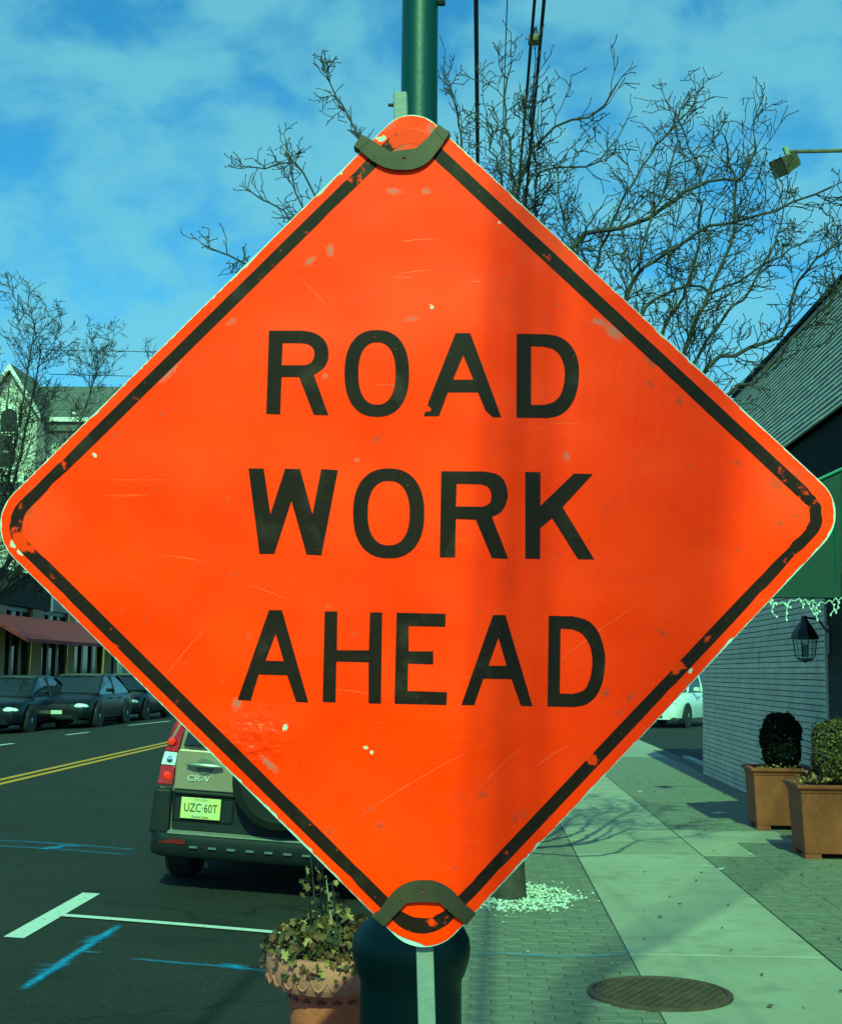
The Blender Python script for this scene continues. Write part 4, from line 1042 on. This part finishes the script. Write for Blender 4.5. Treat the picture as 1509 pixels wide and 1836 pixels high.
for i in range(9): MB().box(-.56 + i * .14, -.50 + i * .14, -.130, -.118, .345, .36).build('bumper_rib', mat('rib_grey', (.11, .12, .12), .5), suv, world=False)
MB().tube([(-.44, -.02, .26), (-.44, -.02, .20)], .014, 8).build('tow_ring', M_black, suv, world=False)
MB().box(-.80, .80, .3, 4.0, .24, .34).build('underbody', M_black, suv, world=False)
for s in (-1, 1):
    for yy in (.80, 3.45): wheel(suv, s * .765, yy, .345, .225, s)
    MB().loft([[(s * .92, y, .36 + h), (s * .86, y, .36 + h), (s * .86, y, .36 + h - .1), (s * .92, y, .36 + h - .1)] for y, h in ((.36, .0), (.42, .22), (.62, .38), (.8, .41), (.98, .38), (1.18, .22), (1.24, 0))], cap=True).build('wheel_arch', M_clad, suv, world=False)
    MB().loft([[(s * .95, 2.62, 1.05), (s * 1.08, 2.60, 1.04), (s * 1.08, 2.6, 1.22), (s * .95, 2.62, 1.22)], [(s * .95, 2.78, 1.07), (s * 1.05, 2.75, 1.06), (s * 1.05, 2.75, 1.2), (s * .95, 2.78, 1.2)]]).build('mirror', M_clad, suv, world=False)
hn = MB().tube([(-.655, -.022, .945), (-.60, -.034, .945), (-.44, -.034, .942), (-.385, -.022, .94)], [.012, .018, .018, .012], 10).build('handle', mat('handle_grey', (.26, .26, .235), .35, .1, 9, metal=.5, coat=.4), suv, world=False, smooth=True)
MB().lathe([(.068, -.0), (.062, -.004), (.05, -.0045)], 24, (-.52, .008, .935), 'y').build('handle_cup', mat('cup_beige', (.13, .125, .10), .5), suv, world=False, smooth=True)
bd = piece('badge', text_mesh('CR-V', .062, mat('bright_badge', (.62, .62, .6), .25, .05, 9, coat=.5), .003, 1.25), suv, (-.56, .004, .838), (R(90), 0, 0))
np_ = MB().box(-.67, -.37, -.026, -.018, .545, .70).build('number_plate', mat('plate_cream', (.62, .62, .36), .45, .1, 9, col2=(.70, .58, .14)), suv, world=False, bevel=.004)
M_ptx = mat('plate_ink', (.03, .03, .02), .5)
piece('plate_number', text_mesh('UZC·60T', .088, M_ptx, .001, .74), np_, (-.52, -.0275, .624), (R(90), 0, 0))
piece('plate_state', text_mesh('Garden State', .024, M_ptx, .0008, 1.0), np_, (-.52, -.0275, .561), (R(90), 0, 0))
piece('plate_heading', text_mesh('NEW JERSEY', .019, mat('plate_gold', (.35, .28, .05), .5), .0008, 1.0), np_, (-.52, -.0275, .687), (R(90), 0, 0))
# spare wheel in its cover, right of the plate
scx, scz, sr = .09, .875, .365
sp_ = MB().lathe([(sr * .9, -.02), (sr, -.05), (sr, -.17), (sr * .95, -.205), (sr * .80, -.225), (sr * .77, -.222), (.02, -.235)], 48, (scx, 0, scz), 'y').build('spare_cover', mat('spare_cover_grey', (.010, .0105, .0105), .7, .2, 12, .05, 120, spec=.2), suv, world=False, smooth=True)

# ================================================================== THE ROAD WORK SIGN
SGY = 2.05
K = SGY / F_PX
def SP(px, py, off=0.0):                       # a point of the sign face, measured on the photograph
    p = PY(px, py, SGY); p.y = SGY - off; return p
sb = SP(766, 1836); sign_x = sb.x
sg = thing('road_work_sign', 'battered orange diamond sign reading ROAD WORK AHEAD on a thin post', 'road sign', (sign_x, SGY, 0))
quad = [Vector((-34, 942)), Vector((737, 182)), Vector((1529, 918)), Vector((762, 1731))]      # left, top, right, bottom
def inset(d):
    """move the four edges inwards (TL, TR, BR, BL) and intersect them again"""
    n = 4; lines = []
    cen = sum(quad, Vector((0, 0))) / 4
    for i in range(4):
        a, b = quad[i], quad[(i + 1) % 4]; t = (b - a).normalized(); nn = Vector((-t.y, t.x))
        if nn.dot(cen - a) < 0: nn = -nn
        lines.append((a + nn * d[i], t))
    out = []
    for i in range(4):
        (p, t), (q, u) = lines[i - 1], lines[i]
        k = ((q.x - p.x) * u.y - (q.y - p.y) * u.x) / (t.x * u.y - t.y * u.x)
        out.append(p + t * k)
    return out
def rounded(q, radii, n=10, dens=0):
    pts = []
    for i in range(4):
        p, a, b = q[i], q[i - 1], q[(i + 1) % 4]
        u, v = (a - p).normalized(), (b - p).normalized()
        half = math.acos(max(-1, min(1, u.dot(v)))) / 2; r = radii[i]
        t = r / math.tan(half); c = p + (u + v).normalized() * (r / math.sin(half))
        s, e = p + u * t, p + v * t
        a0, a1 = math.atan2(s.y - c.y, s.x - c.x), math.atan2(e.y - c.y, e.x - c.x)
        while a1 - a0 > math.pi: a1 -= 2 * math.pi
        while a1 - a0 < -math.pi: a1 += 2 * math.pi
        arc = [c + Vector((math.cos(a0 + (a1 - a0) * k / n), math.sin(a0 + (a1 - a0) * k / n))) * r for k in range(n + 1)]
        pts += arc
        if dens:
            nxt, nv_ = q[(i + 1) % 4], None
            # straight run to the next corner, broken up so that its edge can be ragged
            un = (p - nxt).normalized(); v2 = (q[(i + 2) % 4] - nxt).normalized()
            h2_ = math.acos(max(-1, min(1, un.dot(v2)))) / 2; e2 = nxt + un * (radii[(i + 1) % 4] / math.tan(h2_))
            pts += [e.lerp(e2, k / dens) for k in range(1, dens)]
    return pts
RAD = [82, 62, 76, 76]
back = [SP(p.x, p.y, 0.0) for p in rounded(quad, RAD, 14)]
M_alu = mat('white_primer', (0.60, 0.62, 0.58), 0.7, .15, 30, .2, 90)
bk = MB().prism([back], (0, .0035, 0)).build('backing_plate', M_alu, sg)
# sheeting: ragged edge where it has chipped back to the plate
rg = random.Random(21); q2 = inset([1.2] * 4); ol = rounded(q2, RAD, 16, 150)
cen = sum(quad, Vector((0, 0))) / 4
sheet = []; chip = 0.0
for i, p in enumerate(ol):
    if rg.random() < .10: chip = rg.choice((0, 0, 1.5, 3.0, 4.5, 2.5))
    chip *= .86
    d = chip + abs(rg.gauss(0, .7))
    ang = math.atan2(p.y - cen.y, p.x - cen.x)
    if p.y > 1660: d += 7 * max(0, math.sin((p.x - 700) / 22.0)) * (1 if abs(p.x - 762) > 6 else .2)     # white shows along the bottom tip
    sheet.append(p + (cen - p).normalized() * d)
T0 = .0012
def wear_material():
    m = bpy.data.materials.new('orange_sheeting'); m.use_nodes = True
    nt = m.node_tree; b = nt.nodes['Principled BSDF']; L = nt.links.new
    N = nt.nodes.new
    tc = N('ShaderNodeTexCoord'); sep = N('ShaderNodeSeparateXYZ'); L(tc.outputs['Object'], sep.inputs[0])
    cmb = N('ShaderNodeCombineXYZ'); L(sep.outputs['X'], cmb.inputs['X']); L(sep.outputs['Z'], cmb.inputs['Y'])
    pos = cmb.outputs[0]
    def math_(op, a, c=None, clamp=False):
        n = N('ShaderNodeMath'); n.operation = op; n.use_clamp = clamp
        for i, v in enumerate((a, c)):
            if v is None: continue
            if isinstance(v, (int, float)): n.inputs[i].default_value = v
            else: L(v, n.inputs[i])
        return n.outputs[0]
    warp = N('ShaderNodeTexNoise'); warp.inputs['Scale'].default_value = 190; warp.inputs['Detail'].default_value = 8; L(pos, warp.inputs['Vector'])
    def spots(name, lo=.28, hi=.95, am=.55):
        a = N('ShaderNodeAttribute'); a.attribute_name = name
        v = math_('ADD', a.outputs['Fac'], math_('MULTIPLY', math_('SUBTRACT', warp.outputs['Fac'], .5), am * 2.4))
        return math_('MULTIPLY', ramp(v, lo, hi), ramp(a.outputs['Fac'], .02, .15))
    def mixc(src, col, fac):
        x = N('ShaderNodeMix'); x.data_type = 'RGBA'
        if isinstance(src, tuple): x.inputs['A'].default_value = (*src, 1)
        else: L(src, x.inputs['A'])
        if isinstance(col, tuple): x.inputs['B'].default_value = (*col, 1)
        else: L(col, x.inputs['B'])
        L(fac, x.inputs['Factor']); return x.outputs['Result']
    def ramp(s, a, c, hi=1.0):
        r = N('ShaderNodeMapRange'); r.inputs['From Min'].default_value = a; r.inputs['From Max'].default_value = c; r.inputs['To Max'].default_value = hi; L(s, r.inputs[0]); return r.outputs[0]
    def noise(sc, det=6, vec=None, rough=.6):
        n = N('ShaderNodeTexNoise'); n.inputs['Scale'].default_value = sc; n.inputs['Detail'].default_value = det; n.inputs['Roughness'].default_value = rough; L(vec or pos, n.inputs['Vector']); return n.outputs['Fac']
    col = mixc((0.93, 0.009, 0.0006), (1.0, 0.025, 0.004), ramp(noise(5, 7), .35, .65))
    col = mixc(col, (1.0, 0.040, 0.012), ramp(noise(300, 3), .48, .68, .5))           # weave of the sheeting
    col = mixc(col, (0.80, 0.006, 0.0005), ramp(noise(2.2, 4), .58, .75, .35))
    # fine random scratches: stretched noise, two directions
    for ang, k in ((38, .55), (-9, .25), (-52, .45)):
        mp = N('ShaderNodeMapping'); mp.inputs['Rotation'].default_value = (0, 0, R(ang)); mp.inputs['Scale'].default_value = (4, 260, 1); L(pos, mp.inputs['Vector'])
        col = mixc(col, (1.0, .26, .13), math_('MULTIPLY', ramp(noise(1.0, 3, mp.outputs[0]), .70, .76, k), ramp(noise(6, 3), .45, .6)))
    # random faint grime flecks
    vo = N('ShaderNodeTexVoronoi'); vo.inputs['Scale'].default_value = 26; vo.inputs['Randomness'].default_value = 1; L(pos, vo.inputs['Vector'])
    rs = N('ShaderNodeSeparateColor'); L(vo.outputs['Color'], rs.inputs[0])
    fl_ = math_('MULTIPLY', ramp(vo.outputs['Distance'], .16, .06), ramp(rs.outputs[0], .80, .86))
    col = mixc(col, (.3, .08, .04), math_('MULTIPLY', fl_, .4))
    col = mixc(col, (.70, .022, .008), math_('MULTIPLY', ramp(noise(11, 8, None, .7), .52, .72), .45))
    grey = spots('grey')
    col = mixc(col, (.27, .19, .16), math_('MULTIPLY', grey, .68))
    brown = spots('brown')
    col = mixc(col, (.20, .055, .03), math_('MULTIPLY', brown, .60))
    hazy = spots('hazy', .1, .8, .3)
    col = mixc(col, (.72, .065, .03), math_('MULTIPLY', hazy, .34))
    white = spots('white', .45, .66, .5)
    col = mixc(col, (.66, .62, .55), white)
    L(col, b.inputs['Base Color'])
    b.inputs['Specular IOR Level'].default_value = .13
    gl_ = N('ShaderNodeAttribute'); gl_.attribute_name = 'gloss'; gl_ = gl_.outputs['Fac']
    L(math_('SUBTRACT', .46, math_('MULTIPLY', gl_, .30)), b.inputs['Roughness'])
    L(math_('MULTIPLY', gl_, .8), b.inputs['Coat Weight']); b.inputs['Coat Roughness'].default_value = .07
    h = math_('ADD', math_('MULTIPLY', noise(900, 2), .0003), math_('MULTIPLY', math_('MULTIPLY', noise(62, 2, None, .5), gl_), .0095))
    h = math_('ADD', h, math_('MULTIPLY', noise(3.0, 2), .022))
    bp = N('ShaderNodeBump'); bp.inputs['Strength'].default_value = .8; bp.inputs['Distance'].default_value = 1.0
    L(h, bp.inputs['Height']); L(bp.outputs[0], b.inputs['Normal'])
    return m
M_orange = wear_material()
WEAR = {'grey': [(305, 665, 26, 7, 50), (592, 449, 7, 11, 0), (556, 468, 12, 6, 35), (705, 343, 13, 6, 0), (764, 343, 9, 6, 0), (1015, 818, 6, 9, 0), (425, 1262, 10, 9, 45), (415, 577, 11, 4, 40), (583, 675, 5, 5, 0), (855, 293, 6, 4, -30), (745, 243, 16, 11, 0), (715, 262, 34, 8, 40), (700, 225, 18, 6, 20), (775, 235, 14, 9, -50), (65, 1005, 10, 9, -45), (738, 572, 15, 4, 5), (483, 1370, 22, 6, -42), (1100, 595, 20, 11, -40), (1075, 578, 16, 6, -10), (545, 872, 3, 3, 0), (640, 825, 4, 4, 0)],
 'brown': [(675, 788, 12, 7, 30), (1165, 648, 17, 9, -40), (1217, 720, 8, 8, 0), (682, 1480, 9, 8, 0), (290, 742, 6, 5, 0), (280, 875, 5, 4, 0), (420, 1030, 7, 5, 0), (1085, 1243, 9, 9, 0), (1130, 1250, 14, 4, 50), (1108, 1278, 9, 4, 30), (1187, 1135, 14, 5, -35), (865, 1425, 10, 7, 0), (815, 1555, 5, 5, 0), (1390, 868, 16, 10, -45), (1398, 938, 9, 7, 0), (1425, 925, 6, 5, 0), (260, 1112, 4, 5, 0), (206, 780, 9, 5, 30), (715, 265, 30, 9, 45), (660, 1450, 5, 9, -30), (50, 915, 14, 18, 0), (1110, 1310, 6, 4, 0), (590, 1490, 8, 7, 0), (925, 1465, 4, 14, -20), (940, 1460, 3, 12, -20), (1165, 690, 10, 4, -40), (1430, 850, 6, 12, -40), (1010, 1560, 5, 5, 0), (330, 1190, 6, 4, 40), (700, 690, 4, 4, 0), (1320, 830, 8, 6, 0)],
 'hazy': [(75, 930, 48, 60, 0), (1410, 890, 60, 40, -40), (720, 270, 50, 34, 0), (650, 560, 180, 60, 10), (1000, 400, 120, 60, -40)],
 'white': [(774, 551, 4, 5, 0), (512, 1304, 7, 5, 60), (655, 1340, 5, 3, -40), (666, 1349, 5, 3, -40), (170, 816, 7, 2.5, -40), (683, 249, 12, 6, 5), (24, 975, 7, 9, -60), (36, 990, 8, 4, -55), (1496, 905, 4, 8, 20), (1237, 1203, 8, 3, 50), (895, 400, 2, 2, 0), (610, 310, 6, 4, 40), (610, 1640, 3, 3, 0)],
 'gloss': [(455, 1322, 50, 44, 0)]}
SCRATCHES = [(750, 430, 38, 1.0, 4), (742, 487, 34, 1.2, 6), (722, 497, 24, 1, 2), (853, 505, 12, 1.2, 4), (1060, 1140, 110, .9, 36), (640, 1240, 60, .8, -8), (330, 1000, 50, .9, -8), (330, 1170, 70, .8, 50), (760, 1390, 130, .8, 30), (900, 1370, 60, .8, 42), (560, 520, 50, .7, -45), (480, 1060, 40, .8, -20), (980, 1360, 50, .8, 35), (690, 690, 22, .8, 2)]

from mathutils.geometry import delaunay_2d_cdt
def wear_at(lst, x, y):
    v = 0.0
    for (px, py, a, b, ang) in lst:
        ddx, ddy = x - px, y - py
        if abs(ddx) + abs(ddy) > 3.2 * max(a, b) + 6: continue
        c_, s_ = math.cos(R(-ang)), math.sin(R(-ang))
        u, w_ = (ddx * c_ + ddy * s_) / max(a, 3.5), (-ddx * s_ + ddy * c_) / max(b, 3.5)
        v = max(v, math.exp(-(u * u + w_ * w_) * .8))
    return v
def inside(poly, x, y):
    r_ = False; j = len(poly) - 1
    for i in range(len(poly)):
        a, b = poly[i], poly[j]
        if (a.y > y) != (b.y > y) and x < (b.x - a.x) * (y - a.y) / (b.y - a.y) + a.x: r_ = not r_
        j = i
    return r_
core = rounded(inset([9] * 4), [80, 62, 76, 76], 8)
grid = []
yy = 210.0; row = 0
while yy < 1700:
    xx = 4.0 + (2.5 if row % 2 else 0)
    while xx < 1500:
        if abs(xx - 748) / 768 + abs(yy - 950) / 768 < 1.02 and inside(core, xx, yy): grid.append(Vector((xx, yy)))
        xx += 5.0
    yy += 4.5; row += 1
nb_ = len(sheet)
vo_, _, fo_, _, _, _ = delaunay_2d_cdt(list(sheet) + grid, [(i, (i + 1) % nb_) for i in range(nb_)], [], 1, 1e-4)
mb = MB(); front = [SP(p.x, p.y, T0) for p in vo_]
mb.add(front, fo_)
loop_ = [SP(p.x, p.y, T0) for p in sheet]
mb.add(loop_ + [p + Vector((0, T0 - .0002, 0)) for p in loop_], [(i, (i + 1) % nb_, (i + 1) % nb_ + nb_, i + nb_) for i in range(nb_)])
panel = mb.build('orange_panel', M_orange, sg)
for nm_, lst in WEAR.items():
    at = panel.data.attributes.new(nm_, 'FLOAT', 'POINT')
    at.data.foreach_set('value', [wear_at(lst, p.x, p.y) for p in vo_] + [0.0] * (2 * nb_))
mb = MB()
for (px, py, ln_, wd, ang) in SCRATCHES:
    u = Vector((math.cos(R(ang)), -math.sin(R(ang)))); n_ = Vector((-u.y, u.x)); rs_ = random.Random(int(px)); P_ = []
    for k in range(13):
        t = k / 12 * 2 - 1; P_.append(Vector((px, py)) + u * ln_ * t + n_ * (ln_ * .05 * t * t + rs_.uniform(-.5, .5)))
    wv2 = [max(.10, wd * .42 * (1 - abs(k / 6 - 1) ** 2) * rs_.uniform(.5, 1.2)) for k in range(13)]
    mb.add([SP(*(p + n_ * (w_ * s_)), T0 + .00015) for p, w_ in zip(P_, wv2) for s_ in (-1, 1)], [(2 * k, 2 * k + 1, 2 * k + 3, 2 * k + 2) for k in range(12)])
tag(mb.build('scratches', mat('scratch_pale', (.98, .15, .065), .6, .2, 40), sg), kind='stuff')
def ink_material(name='black_ink', corners=()):
    m = mat(name, (0.017, 0.0085, 0.0065), 0.40, .3, 12, spec=.1)
    nt = m.node_tree; b = nt.nodes['Principled BSDF']; L = nt.links.new
    tc = nt.nodes.new('ShaderNodeTexCoord')
    src = b.inputs['Base Color'].links[0].from_socket
    for sc, lo, hi, col, am in ((95, .71, .77, (.55, .03, .006), .75), (14, .58, .72, (.050, .030, .024), .8), (300, .60, .74, (.06, .03, .022), .5)):
        n = nt.nodes.new('ShaderNodeTexNoise'); n.inputs['Scale'].default_value = sc; n.inputs['Detail'].default_value = 4; L(tc.outputs['Object'], n.inputs['Vector'])
        r = nt.nodes.new('ShaderNodeMapRange'); r.inputs['From Min'].default_value = lo; r.inputs['From Max'].default_value = hi; r.inputs['To Max'].default_value = am; L(n.outputs['Fac'], r.inputs[0])
        x = nt.nodes.new('ShaderNodeMix'); x.data_type = 'RGBA'; x.inputs['B'].default_value = (*col, 1); L(src, x.inputs['A']); L(r.outputs[0], x.inputs['Factor']); src = x.outputs['Result']
    if corners:
        tot = None
        for (px, py, rad, am) in corners:
            q = SP(px, py); d = nt.nodes.new('ShaderNodeVectorMath'); d.operation = 'DISTANCE'; d.inputs[1].default_value = (q.x - sign_x, 0, q.z); L(tc.outputs['Object'], d.inputs[0])
            r = nt.nodes.new('ShaderNodeMapRange'); r.interpolation_type = 'SMOOTHSTEP'; r.inputs['From Min'].default_value = rad * K; r.inputs['From Max'].default_value = 0; r.inputs['To Max'].default_value = am; L(d.outputs['Value'], r.inputs[0])
            if tot is None: tot = r.outputs[0]
            else:
                mm = nt.nodes.new('ShaderNodeMath'); mm.operation = 'MAXIMUM'; L(tot, mm.inputs[0]); L(r.outputs[0], mm.inputs[1]); tot = mm.outputs[0]
        n = nt.nodes.new('ShaderNodeTexNoise'); n.inputs['Scale'].default_value = 48; n.inputs['Detail'].default_value = 6; n.inputs['Roughness'].default_value = .55; L(tc.outputs['Object'], n.inputs['Vector'])
        ad2 = nt.nodes.new('ShaderNodeMath'); ad2.operation = 'ADD'; L(n.outputs['Fac'], ad2.inputs[0]); L(tot, ad2.inputs[1])
        r = nt.nodes.new('ShaderNodeMapRange'); r.inputs['From Min'].default_value = .66; r.inputs['From Max'].default_value = .74; r.inputs['To Max'].default_value = .93; L(ad2.outputs[0], r.inputs[0])
        x = nt.nodes.new('ShaderNodeMix'); x.data_type = 'RGBA'; x.inputs['B'].default_value = (.80, .03, .006, 1); L(src, x.inputs['A']); L(r.outputs[0], x.inputs['Factor']); src = x.outputs['Result']
    L(src, b.inputs['Base Color'])
    return m
M_ink = ink_material()
M_border = ink_material('border_ink', [(52, 962, 50, .40), (60, 905, 40, .10), (1440, 900, 70, .10), (1420, 1000, 60, .12), (1405, 850, 40, .10), (1212, 1192, 26, .34), (1062, 1363, 20, .4), (210, 1160, 60, .13), (770, 1655, 62, .09), (735, 250, 75, .45), (130, 815, 60, .1), (640, 330, 50, .12), (250, 680, 80, .06), (560, 1440, 120, .03)])
# black border with worn corners: a ring broken where the print has rubbed off
bo = inset([19, 25, 21, 17]); bi = inset([40, 48, 43, 40])
ro, ri = rounded(bo, [62, 50, 52, 70], 12, 60), rounded(bi, [44, 40, 34, 62], 12, 60)
rg = random.Random(4)
def nib(loop, inner):
    out = []; n = 0.0
    for p in loop:
        near = min((p - c_).length for c_ in (quad[0], quad[2], quad[3]))
        pr_ = .28 if near < 230 else .05
        if rg.random() < pr_: n = rg.uniform(0, 7 if near < 230 else 2.5)
        n *= .55
        dirc = (cen - p).normalized() * (-1 if inner else 1)
        out.append(p + dirc * n)
    return out
ro, ri = nib(ro, False), nib(ri, True)
# leave a gap of bare orange on the lower side of the left corner
MB().prism([[SP(p.x, p.y, T0 + .0005) for p in ro], [SP(p.x, p.y, T0 + .0005) for p in ri]], (0, .0004, 0)).build('border', M_border, sg)
# the lettering, each letter a flat print of its own
za = lambda x, y: (400 + x / 3.992, 560 + y / 3.992)
zb2 = lambda x, y: (740 + x / 3.992, 560 + y / 3.992)
zc2 = lambda x, y: (400 + x / 2.1557, 1060 + y / 2.1557)
ident = lambda x, y: (x, y)
def smooth(pts, idx):
    """round the run of points pts[idx[0]:idx[1]] with a spline"""
    a, b = idx; run = pts[a:b + 1]; out = pts[:a]
    for i in range(len(run) - 1):
        p0, p1, p2, p3 = [Vector(run[max(0, min(len(run) - 1, i + k))]) for k in (-1, 0, 1, 2)]
        for k in range(4):
            t = k / 4; q = .5 * ((2 * p1) + (p2 - p0) * t + (2 * p0 - 5 * p1 + 4 * p2 - p3) * t * t + (3 * p1 - p0 - 3 * p2 + p3) * t ** 3); out.append((q.x, q.y))
    return out + pts[b:]
def oval(cx, cy, rx, ry, e=2.35, n=44, sk=0.0):
    out = []
    for k in range(n):
        t = 2 * math.pi * k / n; c_, s_ = math.cos(t), math.sin(t)
        x = abs(c_) ** (2 / e) * (1 if c_ >= 0 else -1) * rx; y = abs(s_) ** (2 / e) * (1 if s_ >= 0 else -1) * ry
        out.append((cx + x + sk * y, cy + y))
    return out
LET = [
 (za, smooth([(330, 133), (560, 133), (640, 145), (705, 180), (742, 230), (755, 290), (748, 350), (715, 405), (650, 450), (755, 738), (650, 735), (545, 465), (420, 465), (410, 733), (310, 728)], (1, 8)), smooth([(428, 222), (560, 222), (612, 232), (645, 260), (655, 297), (645, 340), (620, 368), (580, 380), (420, 380)], (1, 7))),
 (za, oval(1100, 439, 231, 311), oval(1101, 439, 133, 223)),
 (zb2, [(305, 150), (410, 150), (632, 752), (570, 752), (520, 705), (465, 575), (250, 575), (187, 745), (75, 745), (90, 712), (130, 708), (128, 685), (105, 668), (112, 640)], [(360, 310), (432, 483), (287, 483)]),
 (zb2, smooth([(742, 155), (950, 158), (1030, 172), (1100, 210), (1150, 270), (1180, 350), (1187, 440), (1178, 540), (1145, 640), (1090, 710), (1030, 745), (960, 758), (740, 755)], (1, 11)), smooth([(845, 245), (930, 247), (1000, 265), (1050, 310), (1078, 380), (1085, 440), (1078, 520), (1050, 600), (1000, 645), (940, 663), (845, 665)], (1, 9))),
 (za, [(183, 1118), (292, 1118), (340, 1445), (445, 1120), (552, 1122), (640, 1445), (703, 1122), (822, 1130), (705, 1740), (598, 1735), (490, 1350), (368, 1730), (262, 1730)], None),
 (ident, oval(696.8, 920.7, 63.8, 80.7), oval(696.8, 920.2, 37.5, 57.7)),
 (zb2, smooth([(203, 1138), (510, 1140), (600, 1160), (655, 1210), (678, 1300), (665, 1370), (630, 1430), (565, 1465), (682, 1765), (565, 1760), (450, 1485), (308, 1480), (302, 1755), (192, 1755)], (1, 7)), smooth([(313, 1228), (490, 1232), (535, 1250), (558, 1290), (560, 1330), (545, 1370), (500, 1392), (308, 1390)], (1, 6))),
 (zb2, [(803, 1143), (912, 1145), (912, 1385), (1150, 1155), (1287, 1158), (1070, 1395), (1297, 1770), (1180, 1768), (995, 1475), (910, 1545), (910, 1765), (803, 1763)], None),
 (zc2, [(178, 73), (228, 73), (330, 430), (283, 428), (248, 325), (138, 322), (108, 423), (57, 420)], [(204, 165), (235, 270), (165, 268)]),
 (zc2, [(393, 78), (442, 78), (440, 228), (563, 228), (568, 82), (615, 82), (610, 435), (562, 433), (562, 275), (438, 272), (435, 430), (385, 428)], None),
 (zc2, [(670, 83), (860, 87), (858, 138), (717, 135), (717, 232), (812, 232), (812, 283), (715, 280), (713, 385), (865, 390), (863, 440), (662, 435)], None),
 (zc2, [(1042, 92), (1090, 92), (1195, 445), (1150, 443), (1113, 340), (1005, 338), (970, 440), (920, 440)], [(1063, 180), (1095, 288), (1025, 288)]),
 (zc2, smooth([(1257, 95), (1350, 97), (1410, 115), (1450, 160), (1472, 230), (1475, 280), (1465, 350), (1440, 405), (1400, 438), (1350, 448), (1252, 445)], (1, 9)), smooth([(1303, 145), (1345, 147), (1385, 165), (1415, 210), (1425, 270), (1418, 330), (1395, 380), (1350, 397), (1300, 395)], (1, 7))),
]
for fn, o_, h_ in LET:
    loops = [[SP(*fn(x, y), T0 + .0005) for x, y in o_]]
    if h_: loops.append([SP(*fn(x, y), T0 + .0005) for x, y in h_])
    MB().prism(loops, (0, .0004, 0)).build('letter', M_ink, sg)
# clamps at top and bottom: curved steel straps wrapped over the edges
M_brk = mat('bracket_steel', (0.052, 0.033, 0.016), 0.6, .45, 11, .05, 200, metal=.2)
def bracket(outer, inner, tabs, hole):
    b_ = MB().prism([[SP(x, y, .0085) for x, y in outer + inner], [SP(hole[0] + 3.2 * math.cos(t), hole[1] + 3.2 * math.sin(t), .0085) for t in [k * math.pi / 4 for k in range(8)]]], (0, .0028, 0)).build('bracket', M_brk, sg, bevel=.0008)
    for tb in tabs: MB().prism([[SP(x, y, .009) for x, y in tb]], (0, .022, 0)).build('tab', M_brk, b_, bevel=.001)
    MB().prism([[SP(hole[0] + 5 * math.cos(t), hole[1] + 5 * math.sin(t), .0062) for t in [k * math.pi / 4 for k in range(8)]]], (0, .005, 0)).build('bolt', mat('rust_red', (.25, .02, .01), .7), b_)
zt = lambda pts: [(600 + x / 5.03, 150 + y / 5.03) for x, y in pts]
zd = lambda pts: [(620 + x / 5.389, 1550 + y / 5.389) for x, y in pts]
def spl(pts): return smooth(pts, (0, len(pts) - 1))
bracket(zt(spl([(222, 612), (310, 690), (400, 748), (500, 785), (615, 795), (730, 782), (830, 732), (905, 655), (985, 545)])), zt([(910, 415), (845, 500), (735, 598), (505, 632), (335, 525), (268, 492)]),
        [zt([(172, 588), (222, 612), (330, 528), (270, 485), (240, 480)]), zt([(935, 385), (1043, 462), (985, 545), (905, 440)])], zt([(628, 697)])[0])
bracket(zd(spl([(300, 470), (400, 330), (500, 220), (620, 160), (740, 143), (870, 155), (1000, 220), (1100, 320), (1190, 415)])), zd([(1085, 520), (1000, 450), (910, 362), (740, 352), (590, 362), (400, 560)]),
        [zd([(250, 490), (305, 440), (400, 560), (370, 590)]), zd([(1190, 410), (1255, 470), (1160, 580), (1090, 515)])], zd([(745, 245)])[0])
# post: a flat pale strip behind the plate, seen above and below it, and a cross foot
M_post = mat('pale_post', (0.25, 0.245, 0.225), 0.6, .12, 18, .15, 90)
speckle(M_post, 14, .60, .74, (.30, .2, .05), .8)
def lp_(px, py): q = PY(px, py, SGY + .03); return q
pb, ptp = lp_(766, 1836), lp_(718, 172)
ux = (ptp.x - pb.x) / (ptp.z - pb.z); w2 = 15.5 * K
zz = [0.05, pb.z, ptp.z]
MB().loft([[(pb.x + ux * (z - pb.z) - w2 * (1 if z < 2.5 else .82), SGY + .012, z), (pb.x + ux * (z - pb.z) + w2 * (1 if z < 2.5 else .82), SGY + .012, z), (pb.x + ux * (z - pb.z) + w2 * .9, SGY + .030, z), (pb.x + ux * (z - pb.z) - w2 * .9, SGY + .030, z)] for z in zz]).build('post', M_post, sg, bevel=.002)
nb = lp_(701, 193)
MB().tube([(nb.x + .012, SGY + .02, nb.z), (nb.x - .004, SGY + .02, nb.z)], [.004, .0025], 8).build('bolt', M_brk, sg)
fx = pb.x + ux * (0 - pb.z)
for k in range(4):
    an = R(45 + 90 * k); MB().tube([(fx, SGY + .02, .20), (fx + .5 * math.cos(an), SGY + .02 + .5 * math.sin(an), .02)], .014, 6).build('leg', M_black, sg)
